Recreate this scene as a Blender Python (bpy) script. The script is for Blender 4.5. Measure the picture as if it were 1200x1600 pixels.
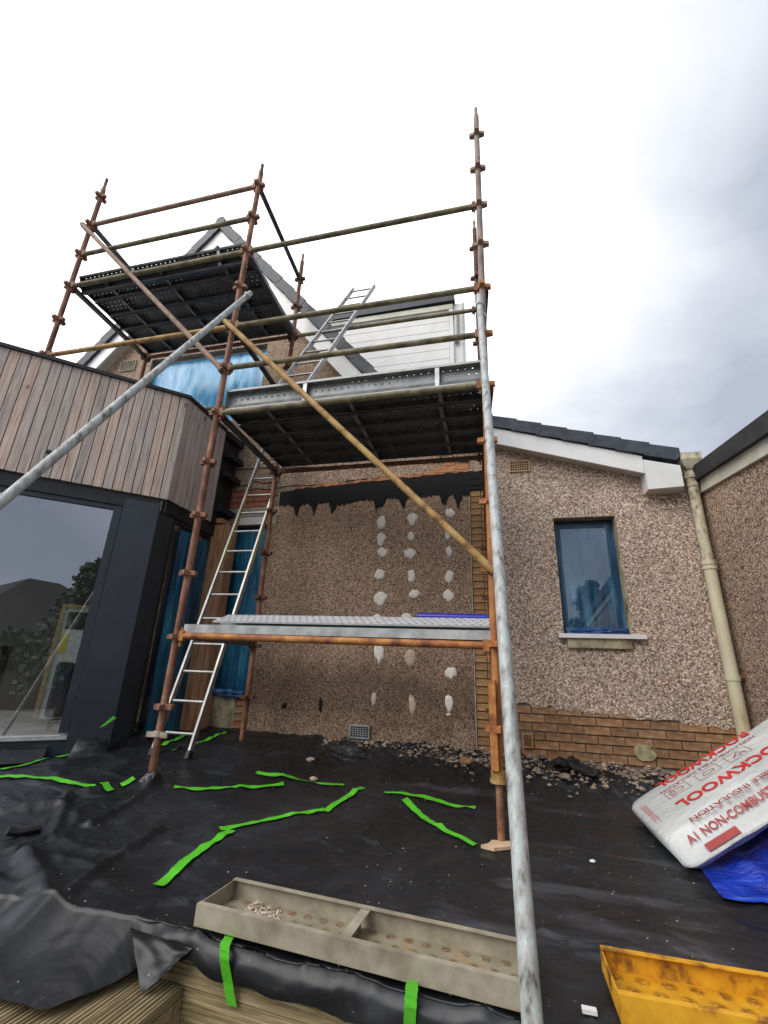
import bpy, bmesh, math, random
from mathutils import Vector, Matrix, noise
random.seed(7)
for o in list(bpy.data.objects): bpy.data.objects.remove(o)
S = bpy.context.scene
COL = S.collection
# ------------------------------------------------------------------ camera
F_PX, YAW, PITCH, ROLL = 696.507, 0.246248, 0.335385, 0.037317
def cam_axes():
    cy, sy, cp, sp = math.cos(YAW), math.sin(YAW), math.cos(PITCH), math.sin(PITCH)
    fwd = Vector((-sy*cp, cy*cp, sp)); right = Vector((cy, sy, 0)); up = right.cross(fwd)
    cr, sr = math.cos(ROLL), math.sin(ROLL)
    return cr*right+sr*up, -sr*right+cr*up, fwd
CR, CU, CF = cam_axes()
cam = bpy.data.cameras.new('camera'); camo = bpy.data.objects.new('camera', cam); COL.objects.link(camo)
cam.sensor_fit = 'VERTICAL'; cam.sensor_height = 24; cam.sensor_width = 18
cam.lens = F_PX/1600*24; cam.clip_start = .02; cam.clip_end = 2000
m = Matrix((CR, CU, -CF)).transposed().to_4x4(); camo.matrix_world = m
S.camera = camo
S.render.resolution_x, S.render.resolution_y = 768, 1024
# ------------------------------------------------------------------ world and sun
SUN_EL, SUN_AZ = math.radians(42), math.radians(142)      # azimuth measured from +Y towards -X
w = bpy.data.worlds.new('World'); S.world = w; w.use_nodes = True
nt = w.node_tree; nt.nodes.clear()
def wn(t, **k):
    n = nt.nodes.new(t)
    for a, b in k.items(): setattr(n, a, b)
    return n
sky = wn('ShaderNodeTexSky', sky_type='NISHITA', sun_disc=False)
sky.sun_elevation = SUN_EL; sky.sun_rotation = -SUN_AZ
tc = wn('ShaderNodeTexCoord')
mp = wn('ShaderNodeMapping'); mp.inputs['Scale'].default_value = (1, 1, 1.6); mp.inputs['Location'].default_value = (3.1, .4, 1.7)
ns = wn('ShaderNodeTexNoise'); ns.inputs['Scale'].default_value = 2.1; ns.inputs['Detail'].default_value = 6; ns.inputs['Roughness'].default_value = .5; ns.inputs['Distortion'].default_value = .35
dt = wn('ShaderNodeVectorMath', operation='DOT_PRODUCT')
SUND = Vector((-math.sin(SUN_AZ)*math.cos(SUN_EL), math.cos(SUN_AZ)*math.cos(SUN_EL), math.sin(SUN_EL)))
dt.inputs[1].default_value = Vector((-.62, .52, .58)).normalized()
mr = wn('ShaderNodeMapRange'); mr.inputs['From Min'].default_value = .35; mr.inputs['From Max'].default_value = .95; mr.inputs['To Min'].default_value = 0; mr.inputs['To Max'].default_value = .62
ad = wn('ShaderNodeMath', operation='ADD')
rp = wn('ShaderNodeValToRGB')
e = rp.color_ramp.elements
e[0].position = .42; e[0].color = (2.6, 2.85, 3.4, 1)
e[1].position = 1.0; e[1].color = (11, 11, 11.1, 1)
x = e.new(.62); x.color = (3.95, 4.15, 4.6, 1)
x = e.new(.80); x.color = (5.5, 5.6, 5.85, 1)
mx = wn('ShaderNodeMix', data_type='RGBA'); mx.inputs[0].default_value = .97
bg = wn('ShaderNodeBackground'); bg.inputs['Strength'].default_value = .1
out = wn('ShaderNodeOutputWorld')
L = nt.links.new
L(tc.outputs['Generated'], mp.inputs[0]); L(mp.outputs[0], ns.inputs['Vector']); L(tc.outputs['Generated'], dt.inputs[0])
L(dt.outputs['Value'], mr.inputs[0]); L(ns.outputs['Fac'], ad.inputs[0]); L(mr.outputs[0], ad.inputs[1]); L(ad.outputs[0], rp.inputs[0])
L(sky.outputs[0], mx.inputs[6]); L(rp.outputs[0], mx.inputs[7]); L(mx.outputs[2], bg.inputs[0]); L(bg.outputs[0], out.inputs[0])
sl = bpy.data.lights.new('sun', 'SUN'); sl.energy = 1.5; sl.angle = math.radians(50); sl.color = (1, .96, .9)
so = bpy.data.objects.new('sun', sl); COL.objects.link(so)
so.rotation_euler = SUND.to_track_quat('Z', 'Y').to_euler()
S.view_settings.view_transform = 'Standard'; S.view_settings.look = 'None'; S.view_settings.exposure = .95; S.view_settings.gamma = 1
S.render.engine = 'CYCLES'

# ------------------------------------------------------------------ pixel -> place
def ray(x, y): return CR*((x-600)/F_PX) - CU*((y-800)/F_PX) + CF
def onY(x, y, Y): d = ray(x, y); return d*(Y/d.y)
def onX(x, y, X): d = ray(x, y); return d*(X/d.x)
def onZ(x, y, Z): d = ray(x, y); return d*(Z/d.z)
def sstep(a, b, x):
    t = max(0, min(1, (x-a)/(b-a))); return t*t*(3-2*t)
def g0(x, y): return -.93 + .16*sstep(2.2, 4.6, y) - .035*(max(-2.8, min(2.2, x))+1.2)*sstep(1.9, 2.7, y)
def onG(px, py):
    z = -.85
    for _ in range(12): P = onZ(px, py, z); z = g0(P.x, P.y)
    return P
def YE(x): return 1.80-.085*(max(-1.3, x)+1.2)          # front edge of the terrace
W = 4.82                                                   # plane of the house wall
# ------------------------------------------------------------------ materials
MATS = {}
def newmat(name):
    m = bpy.data.materials.new(name); m.use_nodes = True; t = m.node_tree
    b = t.nodes['Principled BSDF']; MATS[name] = m
    return m, t, b
def nd(t, typ, ins=None, **k):
    n = t.nodes.new(typ)
    for a, b in k.items(): setattr(n, a, b)
    for a, b in (ins or {}).items():
        if hasattr(b, 'is_output') or isinstance(b, bpy.types.NodeSocket): t.links.new(b, n.inputs[a])
        else: n.inputs[a].default_value = b
    return n
def c4(c): return (c[0], c[1], c[2], 1)
def ramp(t, fac, stops, interp='LINEAR'):
    r = t.nodes.new('ShaderNodeValToRGB'); r.color_ramp.interpolation = interp
    el = r.color_ramp.elements
    el[0].position, el[0].color = stops[0][0], c4(stops[0][1]); el[1].position, el[1].color = stops[-1][0], c4(stops[-1][1])
    for p_, c_ in stops[1:-1]: x = el.new(p_); x.color = c4(c_)
    t.links.new(fac, r.inputs[0]); return r.outputs[0]
def coords(t, scale=(1, 1, 1), which='Object', rot=(0, 0, 0)):
    c = nd(t, 'ShaderNodeTexCoord'); mpn = nd(t, 'ShaderNodeMapping', {'Vector': c.outputs[which], 'Scale': scale, 'Rotation': rot})
    return mpn.outputs[0]
def mixc(t, fac, a, b, mode='MIX'):
    n = t.nodes.new('ShaderNodeMix'); n.data_type = 'RGBA'; n.blend_type = mode
    for s, v in ((0, fac), (6, a), (7, b)):
        if isinstance(v, bpy.types.NodeSocket): t.links.new(v, n.inputs[s])
        elif s == 0: n.inputs[0].default_value = v
        else: n.inputs[s].default_value = c4(v)
    return n.outputs[2]
def mth(t, op, a, b=None, c=None):
    n = t.nodes.new('ShaderNodeMath'); n.operation = op
    for i, v in enumerate((a, b, c)):
        if v is None: continue
        if isinstance(v, bpy.types.NodeSocket): t.links.new(v, n.inputs[i])
        else: n.inputs[i].default_value = v
    return n.outputs[0]
def noise_n(t, vec, scale, detail=4, rough=.55, dist=0):
    return nd(t, 'ShaderNodeTexNoise', {'Vector': vec, 'Scale': scale, 'Detail': detail, 'Roughness': rough, 'Distortion': dist}).outputs['Fac']
def bump(t, b, h, strength=.3, dist=.01):
    n = nd(t, 'ShaderNodeBump', {'Height': h, 'Strength': strength, 'Distance': dist}); t.links.new(n.outputs[0], b.inputs['Normal']); return n
def simple(name, stops, scale=6, rough=.6, metal=0, bs=0, bd=.004, bscale=None, stretch=(1, 1, 1), rnd=0, detail=5, rough2=None, spec=None, contrast=1.5):
    """noise-mixed colour, fine relief, optional per-object value change"""
    m, t, b = newmat(name); v = coords(t, stretch)
    f = mth(t, 'MULTIPLY_ADD', noise_n(t, v, scale, detail, .6), contrast, .5-.5*contrast); col = ramp(t, f, stops)
    if rnd:
        oi = nd(t, 'ShaderNodeObjectInfo'); r = mth(t, 'MULTIPLY_ADD', oi.outputs['Random'], 2*rnd, 1-rnd)
        hs = nd(t, 'ShaderNodeHueSaturation', {'Color': col, 'Value': r}); col = hs.outputs[0]
    t.links.new(col, b.inputs['Base Color'])
    b.inputs['Roughness'].default_value = rough; b.inputs['Metallic'].default_value = metal
    if spec is not None: b.inputs['Specular IOR Level'].default_value = spec
    if rough2 is not None:
        t.links.new(nd(t, 'ShaderNodeMapRange', {'Value': f, 'From Min': .3, 'From Max': .7, 'To Min': rough, 'To Max': rough2}).outputs[0], b.inputs['Roughness'])
    if bs: bump(t, b, noise_n(t, v, bscale or scale*3, 6, .6), bs, bd)
    return m
def pebble(name, dark, mid, light, tint, scale=62, tone=.35, dark_band=None):
    m, t, b = newmat(name); v = coords(t)
    sc = nd(t, 'ShaderNodeVectorMath', {0: nd(t, 'ShaderNodeTexNoise', {'Vector': v, 'Scale': 45.0}).outputs['Color'], 'Scale': .02}, operation='SCALE')
    v2 = nd(t, 'ShaderNodeVectorMath', {0: v, 1: sc.outputs[0]}, operation='ADD')
    vo = nd(t, 'ShaderNodeTexVoronoi', {'Vector': v2.outputs[0], 'Scale': scale*1.25})
    vf = nd(t, 'ShaderNodeTexVoronoi', {'Vector': v2.outputs[0], 'Scale': scale*2.7})
    sep = nd(t, 'ShaderNodeSeparateColor', {'Color': vo.outputs['Color']}); sef = nd(t, 'ShaderNodeSeparateColor', {'Color': vf.outputs['Color']})
    stops = [(0, dark), (.2, dark), (.3, mid), (.5, mid), (.58, tint), (.68, tint), (.76, light), (1, light)]
    col = mixc(t, .38, ramp(t, sep.outputs[0], stops), ramp(t, sef.outputs[0], stops))
    gap = ramp(t, vo.outputs['Distance'], [(.42, (1.1, 1.1, 1.1)), (.8, (.5, .48, .46))])
    col = mixc(t, 1, col, gap, 'MULTIPLY')
    f = noise_n(t, v, 1.1, 4, .55)
    tn = ramp(t, f, [(.3, (1-tone, 1-tone, 1-tone)), (.7, (1+tone*.3, 1+tone*.27, 1+tone*.22))])
    col = mixc(t, 1, col, tn, 'MULTIPLY')
    if dark_band:                                                # darker band between two heights (object z), edges broken by noise
        z0, z1, colr, amt = dark_band
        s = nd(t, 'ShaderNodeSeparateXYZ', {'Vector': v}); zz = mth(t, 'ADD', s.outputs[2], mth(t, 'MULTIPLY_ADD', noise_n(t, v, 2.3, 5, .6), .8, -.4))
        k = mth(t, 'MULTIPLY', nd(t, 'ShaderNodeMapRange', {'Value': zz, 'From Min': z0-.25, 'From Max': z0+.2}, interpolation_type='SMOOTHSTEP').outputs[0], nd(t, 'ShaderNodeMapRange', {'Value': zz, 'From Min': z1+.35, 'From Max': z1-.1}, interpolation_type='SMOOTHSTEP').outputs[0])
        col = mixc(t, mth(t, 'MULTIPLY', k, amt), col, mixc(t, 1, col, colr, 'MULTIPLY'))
    t.links.new(col, b.inputs['Base Color']); b.inputs['Roughness'].default_value = .9
    bump(t, b, mth(t, 'SUBTRACT', 1.0, vo.outputs['Distance']), .6, .006)
    return m
pebble('dash_right', (.085, .055, .040), (.42, .305, .23), (.84, .73, .62), (.50, .32, .22), 62, .2)
pebble('dash_bay', (.05, .033, .022), (.35, .225, .15), (.62, .46, .335), (.43, .265, .165), 76, .25, dark_band=(.35, .75, (.34, .32, .31), .8))
pebble('dash_gable', (.07, .047, .033), (.40, .275, .19), (.70, .54, .41), (.47, .30, .2), 70, .22)
pebble('dash_dark', (.05, .034, .024), (.33, .225, .16), (.62, .48, .37), (.42, .26, .175), 56, .3)
pebble('dash_plinth', (.06, .045, .035), (.27, .20, .14), (.46, .37, .28), (.32, .21, .14), 56, .35)
simple('mortar', [(.3, (.16, .125, .09)), (.7, (.30, .25, .19))], 14, .95, bs=.6, bd=.006)
simple('brick_buff', [(.3, (.27, .145, .06)), (.7, (.43, .25, .11))], 18, .9, bs=.5, bd=.003, rnd=.16)
simple('brick_pale', [(.3, (.40, .26, .14)), (.7, (.52, .36, .21))], 18, .9, bs=.3)
simple('brick_brown', [(.25, (.16, .088, .046)), (.45, (.29, .152, .076)), (.6, (.36, .205, .105)), (.72, (.36, .26, .17))], 13, .92, bs=.7, bd=.006, rnd=.2)
simple('brick_red', [(.3, (.30, .09, .045)), (.55, (.38, .14, .08)), (.75, (.36, .27, .21))], 13, .92, bs=.6, bd=.005, rnd=.15)
simple('brick_orange', [(.3, (.40, .15, .06)), (.7, (.5, .24, .12))], 20, .92, bs=.6, bd=.005)
simple('bitumen', [(.3, (.004, .004, .005)), (.7, (.014, .013, .013))], 20, .6, bs=.6, bd=.005, rough2=.85, spec=.2)
simple('plaster', [(.3, (.66, .61, .53)), (.7, (.82, .78, .71))], 30, .9, bs=.5, bd=.004)
simple('plaster_pink', [(.3, (.42, .30, .22)), (.7, (.6, .47, .37))], 30, .9, bs=.5, bd=.004)
simple('concrete', [(.3, (.30, .26, .19)), (.7, (.46, .42, .33))], 9, .95, bs=.5, bd=.005)
simple('render_patch', [(.28, (.16, .12, .08)), (.5, (.34, .3, .19)), (.72, (.45, .40, .27))], 9, .95, bs=.6, bd=.006)
simple('mortar_green', [(.3, (.25, .24, .12)), (.55, (.42, .38, .22)), (.7, (.22, .42, .28))], 16, .95, bs=.8, bd=.01)
simple('slate', [(.3, (.022, .028, .038)), (.7, (.05, .06, .078))], 9, .55, bs=.25, bd=.003, rnd=.15)
simple('upvc', [(.3, (.68, .68, .67)), (.7, (.78, .78, .77))], 3, .35)
simple('fascia_old', [(.3, (.48, .47, .38)), (.7, (.66, .65, .55))], 4, .55, bs=.15)
simple('soffit', [(.3, (.45, .42, .36)), (.7, (.55, .52, .46))], 4, .6)
simple('felt_black', [(.3, (.008, .008, .009)), (.7, (.025, .024, .026))], 8, .75, bs=.3)
simple('anthracite', [(.3, (.022, .029, .042)), (.7, (.032, .04, .055))], 3, .42, bs=.08, bscale=200, bd=.001)
simple('black_frame', [(.3, (.008, .009, .011)), (.7, (.016, .017, .02))], 4, .4)
simple('membrane', [(.3, (.005, .005, .006)), (.7, (.014, .013, .013))], 6, .7, bs=.4, bd=.02)
simple('pad_wood', [(.3, (.5, .33, .2)), (.7, (.66, .5, .34))], 8, .8, bs=.4)
simple('softwood', [(.3, (.34, .15, .075)), (.5, (.48, .25, .13)), (.7, (.56, .33, .19))], 5, .7, bs=.3, bd=.003, stretch=(9, 9, .7), rnd=.12)
simple('rust_brown', [(.28, (.10, .045, .027)), (.5, (.21, .09, .05)), (.7, (.30, .16, .105))], 12, .75, bs=.5, bd=.002, stretch=(1, 1, .5))
simple('rust_dark', [(.3, (.055, .022, .014)), (.7, (.16, .07, .04))], 14, .8, bs=.5, bd=.002)
simple('rust_orange', [(.25, (.15, .05, .02)), (.5, (.34, .12, .035)), (.72, (.5, .23, .05))], 9, .65, bs=.4, bd=.002)
simple('rust_thread', [(.3, (.20, .09, .045)), (.7, (.36, .19, .11))], 14, .75)
simple('olive_tube', [(.28, (.09, .075, .04)), (.5, (.16, .14, .08)), (.72, (.25, .22, .13))], 9, .7, bs=.4, bd=.002)
simple('ochre_tube', [(.25, (.16, .08, .03)), (.42, (.33, .19, .06)), (.72, (.46, .31, .11))], 10, .65, bs=.4, bd=.002)
simple('brown_tube', [(.28, (.17, .10, .07)), (.7, (.33, .22, .16))], 10, .7, bs=.4, bd=.002)
simple('tan_weathered', [(.3, (.20, .16, .12)), (.7, (.42, .36, .28))], 14, .8, bs=.5, bd=.002)
simple('galv', [(.28, (.23, .24, .235)), (.5, (.36, .37, .37)), (.72, (.48, .49, .49))], 7, .5, metal=.45, bs=.2, bd=.001, rough2=.65)
simple('galv_dirty', [(.28, (.10, .095, .08)), (.36, (.24, .25, .24)), (.47, (.33, .345, .34)), (.6, (.43, .45, .45)), (.66, (.30, .40, .40)), (.74, (.58, .58, .55))], 34, .6, metal=.12, bs=.7, bd=.003, detail=12, stretch=(1, 1, .3), contrast=1.35)
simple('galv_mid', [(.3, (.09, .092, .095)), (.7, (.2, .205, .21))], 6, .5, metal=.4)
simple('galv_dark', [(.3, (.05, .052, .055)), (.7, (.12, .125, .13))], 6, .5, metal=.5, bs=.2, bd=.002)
simple('galv_bright', [(.3, (.42, .43, .44)), (.7, (.6, .61, .62))], 10, .5, metal=.35, bs=.15, bd=.001)
simple('alu', [(.3, (.30, .30, .295)), (.7, (.44, .44, .43))], 8, .45, metal=.6)
simple('yellow_mark', [(.3, (.36, .30, .10)), (.5, (.50, .42, .06)), (.7, (.58, .5, .12))], 14, .6)
simple('green_tape', [(.3, (.07, .42, .012)), (.7, (.11, .55, .03))], 9, .5, bs=.4, bd=.002, bscale=40)
simple('gravel', [(.3, (.34, .25, .17)), (.7, (.7, .62, .5))], 60, .9, rnd=.2)
simple('rubble', [(.3, (.11, .085, .065)), (.5, (.25, .195, .15)), (.7, (.42, .34, .27))], 7, .95, bs=.7, bd=.01)
simple('earth', [(.3, (.035, .028, .022)), (.7, (.1, .08, .06))], 9, .95, bs=.8, bd=.02)
simple('paving', [(.3, (.16, .155, .14)), (.7, (.26, .25, .23))], 2, .9, bs=.4)
simple('blue_plastic', [(.3, (.004, .02, .26)), (.55, (.008, .045, .5)), (.75, (.05, .13, .6))], 5, .25, bs=.6, bd=.03, stretch=(1, 3, 1), rough2=.4)
simple('blue_roll', [(.3, (.006, .012, .28)), (.7, (.012, .025, .42))], 3, .3)
simple('white_wrap', [(.3, (.46, .48, .48)), (.7, (.58, .6, .6))], 2.5, .33, bs=.55, bd=.03, bscale=11, stretch=(1, 2.5, 1))
simple('red_ink', [(.3, (.5, .015, .015)), (.7, (.58, .03, .025))], 8, .45)
simple('dark_red_ink', [(.3, (.28, .015, .015)), (.7, (.34, .03, .025))], 8, .45)
simple('wood_dark', [(.3, (.05, .022, .012)), (.7, (.09, .04, .02))], 5, .5)
simple('wood_frame', [(.3, (.42, .27, .12)), (.7, (.5, .34, .17))], 5, .6, stretch=(6, 6, 1))
simple('paper', [(.3, (.62, .66, .6)), (.7, (.75, .77, .72))], 4, .8)
simple('paper_dark', [(.3, (.02, .03, .03)), (.62, (.05, .06, .06)), (.7, (.3, .32, .3))], 9, .8)
simple('paper_yellow', [(.3, (.7, .6, .04)), (.7, (.75, .66, .1))], 4, .8)
simple('paper_lime', [(.3, (.45, .75, .02)), (.7, (.5, .8, .1))], 4, .8)
simple('leather_blue', [(.3, (.012, .018, .035)), (.7, (.03, .042, .07))], 5, .4, bs=.3, bd=.01)
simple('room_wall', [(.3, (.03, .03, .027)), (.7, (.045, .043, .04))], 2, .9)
simple('room_floor', [(.3, (.20, .19, .17)), (.7, (.27, .26, .23))], 2, .6)
simple('leaf', [(.3, (.008, .016, .005)), (.7, (.02, .036, .011))], 3, .7, rnd=.2)
simple('bark', [(.3, (.05, .035, .025)), (.7, (.09, .065, .045))], 8, .95)
simple('roof_tile', [(.3, (.012, .010, .009)), (.7, (.022, .018, .016))], 6, .85, bs=.5)
simple('peeling_paint', [(.30, (.15, .11, .08)), (.40, (.33, .28, .18)), (.5, (.46, .42, .30)), (.75, (.58, .54, .42))], 17, .7, bs=.6, bd=.004, stretch=(1, 1, .6))
simple('pipe_paint', [(.18, (.36, .22, .08)), (.32, (.48, .42, .28)), (.7, (.57, .53, .39))], 5, .6, bs=.2, bd=.002, stretch=(1, 1, .5))
simple('weathered_plank', [(.25, (.19, .16, .115)), (.5, (.28, .25, .185)), (.75, (.37, .335, .255))], 7, .75, bs=.35, bd=.003)
simple('yellow_rust', [(.26, (.12, .045, .012)), (.42, (.42, .19, .015)), (.5, (.62, .30, .012)), (.75, (.72, .38, .02))], 13, .55, bs=.3, bd=.002)
simple('white_bit', [(.3, (.7, .7, .7)), (.7, (.8, .8, .8))], 8, .4)
simple('cable_black', [(.3, (.01, .01, .01)), (.7, (.02, .02, .02))], 8, .6)
# galvanised plank web with punched holes (the holes are open)
def holes(name, base, pitch_x, pitch_y, r, rust=False, metal=.4, offx=0, dim=False):
    m, t, b = newmat(name); c = nd(t, 'ShaderNodeTexCoord').outputs['Object']
    s = nd(t, 'ShaderNodeSeparateXYZ', {'Vector': c})
    row = mth(t, 'FLOOR', mth(t, 'DIVIDE', s.outputs[1], pitch_y))
    par = mth(t, 'MULTIPLY', mth(t, 'MODULO', mth(t, 'ABSOLUTE', row), 2.0), .5)
    fx = mth(t, 'SUBTRACT', mth(t, 'FRACT', mth(t, 'ADD', mth(t, 'DIVIDE', s.outputs[0], pitch_x), mth(t, 'ADD', par, 50+offx))), .5)
    fy = mth(t, 'SUBTRACT', mth(t, 'FRACT', mth(t, 'ADD', mth(t, 'DIVIDE', s.outputs[1], pitch_y), 50.0)), .5)
    d = mth(t, 'SQRT', mth(t, 'ADD', mth(t, 'POWER', mth(t, 'MULTIPLY', fx, pitch_x), 2.0), mth(t, 'POWER', mth(t, 'MULTIPLY', fy, pitch_y), 2.0)))
    hole = mth(t, 'LESS_THAN', d, r)
    rim = nd(t, 'ShaderNodeMapRange', {'Value': d, 'From Min': r*2.2, 'From Max': r}).outputs[0]
    f = noise_n(t, c, 8, 5, .6)
    col = ramp(t, f, base)
    if rust: col = mixc(t, mth(t, 'MULTIPLY', mth(t, 'MULTIPLY', rim, ramp(t, noise_n(t, c, 90, 3, .6), [(.4, (0, 0, 0)), (.55, (1, 1, 1))])), .85), col, (.17, .065, .018))
    if dim: col = mixc(t, hole, col, (.03, .03, .03))
    t.links.new(col, b.inputs['Base Color']); b.inputs['Roughness'].default_value = .5; b.inputs['Metallic'].default_value = metal
    bump(t, b, rim, .6, .006)
    if not (rust or dim): t.links.new(mth(t, 'SUBTRACT', 1.0, hole), b.inputs['Alpha'])
    return m
holes('plank_web', [(.3, (.16, .165, .17)), (.7, (.30, .31, .315))], .062, .0575, .0055)
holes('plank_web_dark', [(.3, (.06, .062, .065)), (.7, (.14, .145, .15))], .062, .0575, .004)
holes('plank_web_bright', [(.3, (.55, .56, .58)), (.7, (.72, .73, .75))], .055, .0575, .009, dim=True)
holes('plank_web_weathered', [(.3, (.22, .19, .13)), (.55, (.31, .28, .2)), (.75, (.36, .22, .1))], .066, .0575, .010, True, .2)
holes('plank_web_yellow', [(.28, (.20, .07, .015)), (.42, (.55, .27, .012)), (.7, (.75, .40, .015))], .075, .0575, .012, True, .1)
# weathered larch cladding
def cladding():
    m, t, b = newmat('cladding'); oi = nd(t, 'ShaderNodeObjectInfo')
    v0 = nd(t, 'ShaderNodeVectorMath', {0: nd(t, 'ShaderNodeTexCoord').outputs['Object']}, operation='ADD')
    cb = nd(t, 'ShaderNodeCombineXYZ', {'X': mth(t, 'MULTIPLY', oi.outputs['Random'], 37.0), 'Y': mth(t, 'MULTIPLY', oi.outputs['Random'], 91.0), 'Z': mth(t, 'MULTIPLY', oi.outputs['Random'], 53.0)})
    t.links.new(cb.outputs[0], v0.inputs[1])
    v = nd(t, 'ShaderNodeMapping', {'Vector': v0.outputs[0], 'Scale': (14, 14, .9)}).outputs[0]
    f = noise_n(t, v, 3.2, 7, .62, .6); f2 = noise_n(t, v0.outputs[0], 2.2, 3, .5)
    g = ramp(t, f, [(.28, (.28, .235, .21)), (.5, (.49, .43, .39)), (.72, (.62, .56, .52))])
    wrm = ramp(t, f, [(.28, (.32, .215, .165)), (.5, (.54, .405, .33)), (.72, (.65, .535, .46))])
    k = mth(t, 'ADD', mth(t, 'MULTIPLY', oi.outputs['Random'], .7), mth(t, 'MULTIPLY', f2, .6))
    kk = nd(t, 'ShaderNodeMapRange', {'Value': k, 'From Min': .5, 'From Max': 1.05}).outputs[0]
    col = mixc(t, kk, g, wrm)
    kn = nd(t, 'ShaderNodeTexVoronoi', {'Vector': nd(t, 'ShaderNodeMapping', {'Vector': v0.outputs[0], 'Scale': (3.2, 3.2, 1.9)}).outputs[0], 'Scale': 1.2}).outputs['Distance']
    col = mixc(t, ramp(t, kn, [(.05, (.8, .8, .8)), (.1, (0, 0, 0))]), col, (.07, .045, .035))
    val = mth(t, 'MULTIPLY_ADD', oi.outputs['Random'], .26, .86)
    col = nd(t, 'ShaderNodeHueSaturation', {'Color': col, 'Value': val}).outputs[0]
    t.links.new(col, b.inputs['Base Color']); b.inputs['Roughness'].default_value = .8; bump(t, b, f, .35, .004)
cladding()
def decking():
    m, t, b = newmat('decking'); oi = nd(t, 'ShaderNodeObjectInfo')
    c = nd(t, 'ShaderNodeTexCoord').outputs['Object']
    v = nd(t, 'ShaderNodeMapping', {'Vector': c, 'Scale': (1.2, 16, 16)}).outputs[0]
    f = noise_n(t, v, 3, 7, .65, .5); f2 = noise_n(t, c, 3.5, 4, .6)
    col = ramp(t, f, [(.32, (.11, .08, .038)), (.5, (.27, .205, .105)), (.68, (.40, .33, .2))])
    col = mixc(t, ramp(t, f2, [(.45, (0, 0, 0)), (.72, (.6, .6, .6))]), col, (.14, .125, .05))
    col = nd(t, 'ShaderNodeHueSaturation', {'Color': col, 'Value': mth(t, 'MULTIPLY_ADD', oi.outputs['Random'], .3, .85)}).outputs[0]
    t.links.new(col, b.inputs['Base Color']); b.inputs['Roughness'].default_value = .85; bump(t, b, f, .4, .004)
decking()
def tarp():
    m, t, b = newmat('black_sheet'); c = coords(t)
    f = noise_n(t, c, 1.5, 6, .6, .4); f2 = noise_n(t, c, 34, 5, .7); f3 = noise_n(t, c, 5, 6, .65)
    col = ramp(t, f, [(.32, (.0075, .008, .009)), (.52, (.013, .014, .0165)), (.68, (.024, .026, .031))])
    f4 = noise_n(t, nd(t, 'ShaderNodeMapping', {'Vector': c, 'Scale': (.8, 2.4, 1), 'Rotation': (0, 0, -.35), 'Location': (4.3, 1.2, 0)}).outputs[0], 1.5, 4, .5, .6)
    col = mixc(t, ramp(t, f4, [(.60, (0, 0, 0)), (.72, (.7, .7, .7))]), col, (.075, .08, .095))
    dust = mth(t, 'MULTIPLY', ramp(t, f2, [(.55, (0, 0, 0)), (.76, (1, 1, 1))]), ramp(t, f3, [(.42, (0, 0, 0)), (.66, (1, 1, 1))]))
    col = mixc(t, mth(t, 'MULTIPLY', dust, .4), col, (.15, .14, .13))
    vo = nd(t, 'ShaderNodeTexVoronoi', {'Vector': c, 'Scale': 26.0}); sp = nd(t, 'ShaderNodeSeparateColor', {'Color': vo.outputs['Color']})
    speck = mth(t, 'MULTIPLY', mth(t, 'LESS_THAN', vo.outputs['Distance'], mth(t, 'MULTIPLY', sp.outputs[1], .09)), mth(t, 'GREATER_THAN', sp.outputs[0], .6))
    col = mixc(t, mth(t, 'MULTIPLY', speck, .6), col, (.34, .32, .29))
    t.links.new(col, b.inputs['Base Color'])
    t.links.new(nd(t, 'ShaderNodeMapRange', {'Value': f3, 'From Min': .3, 'From Max': .7, 'To Min': .28, 'To Max': .5}).outputs[0], b.inputs['Roughness'])
    h = mth(t, 'ADD', mth(t, 'MULTIPLY', noise_n(t, nd(t, 'ShaderNodeMapping', {'Vector': c, 'Scale': (1, 1.7, 1), 'Rotation': (0, 0, .5)}).outputs[0], 2.6, 3, .5, .8), 1.0), mth(t, 'MULTIPLY', f2, .05))
    b.inputs['Specular IOR Level'].default_value = .36
    bump(t, b, h, .45, .03)
tarp()
def film(name, c0, c1, c2, alpha, rough=.22, sc=(7, 7, .8), bs=.5):
    m, t, b = newmat(name); v = coords(t, sc)
    f = noise_n(t, v, 1.6, 6, .6, .8); f2 = noise_n(t, coords(t, (1, 1, 1)), 1.7, 4, .5)
    k = mth(t, 'ADD', mth(t, 'MULTIPLY', f, .55), mth(t, 'MULTIPLY', f2, .45))
    col = ramp(t, k, [(.33, c0), (.5, c1), (.68, c2)])
    t.links.new(col, b.inputs['Base Color']); b.inputs['Roughness'].default_value = rough
    t.links.new(nd(t, 'ShaderNodeMapRange', {'Value': f, 'From Min': .35, 'From Max': .75, 'To Min': alpha-.1, 'To Max': min(1, alpha+.15)}).outputs[0], b.inputs['Alpha'])
    bump(t, b, f, bs, .02)
film('film_upper', (.02, .12, .36), (.07, .40, .72), (.34, .70, .88), .9)
film('film_lower', (.006, .035, .09), (.015, .14, .26), (.06, .36, .52), .8, .2, (8, 8, .7), .8)
film('film_right', (.006, .03, .08), (.02, .11, .22), (.14, .34, .52), .5, .12, (9, 9, 1.2), .8)
film('film_fold', (.01, .03, .12), (.02, .08, .24), (.2, .36, .6), .9, .2)
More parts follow.
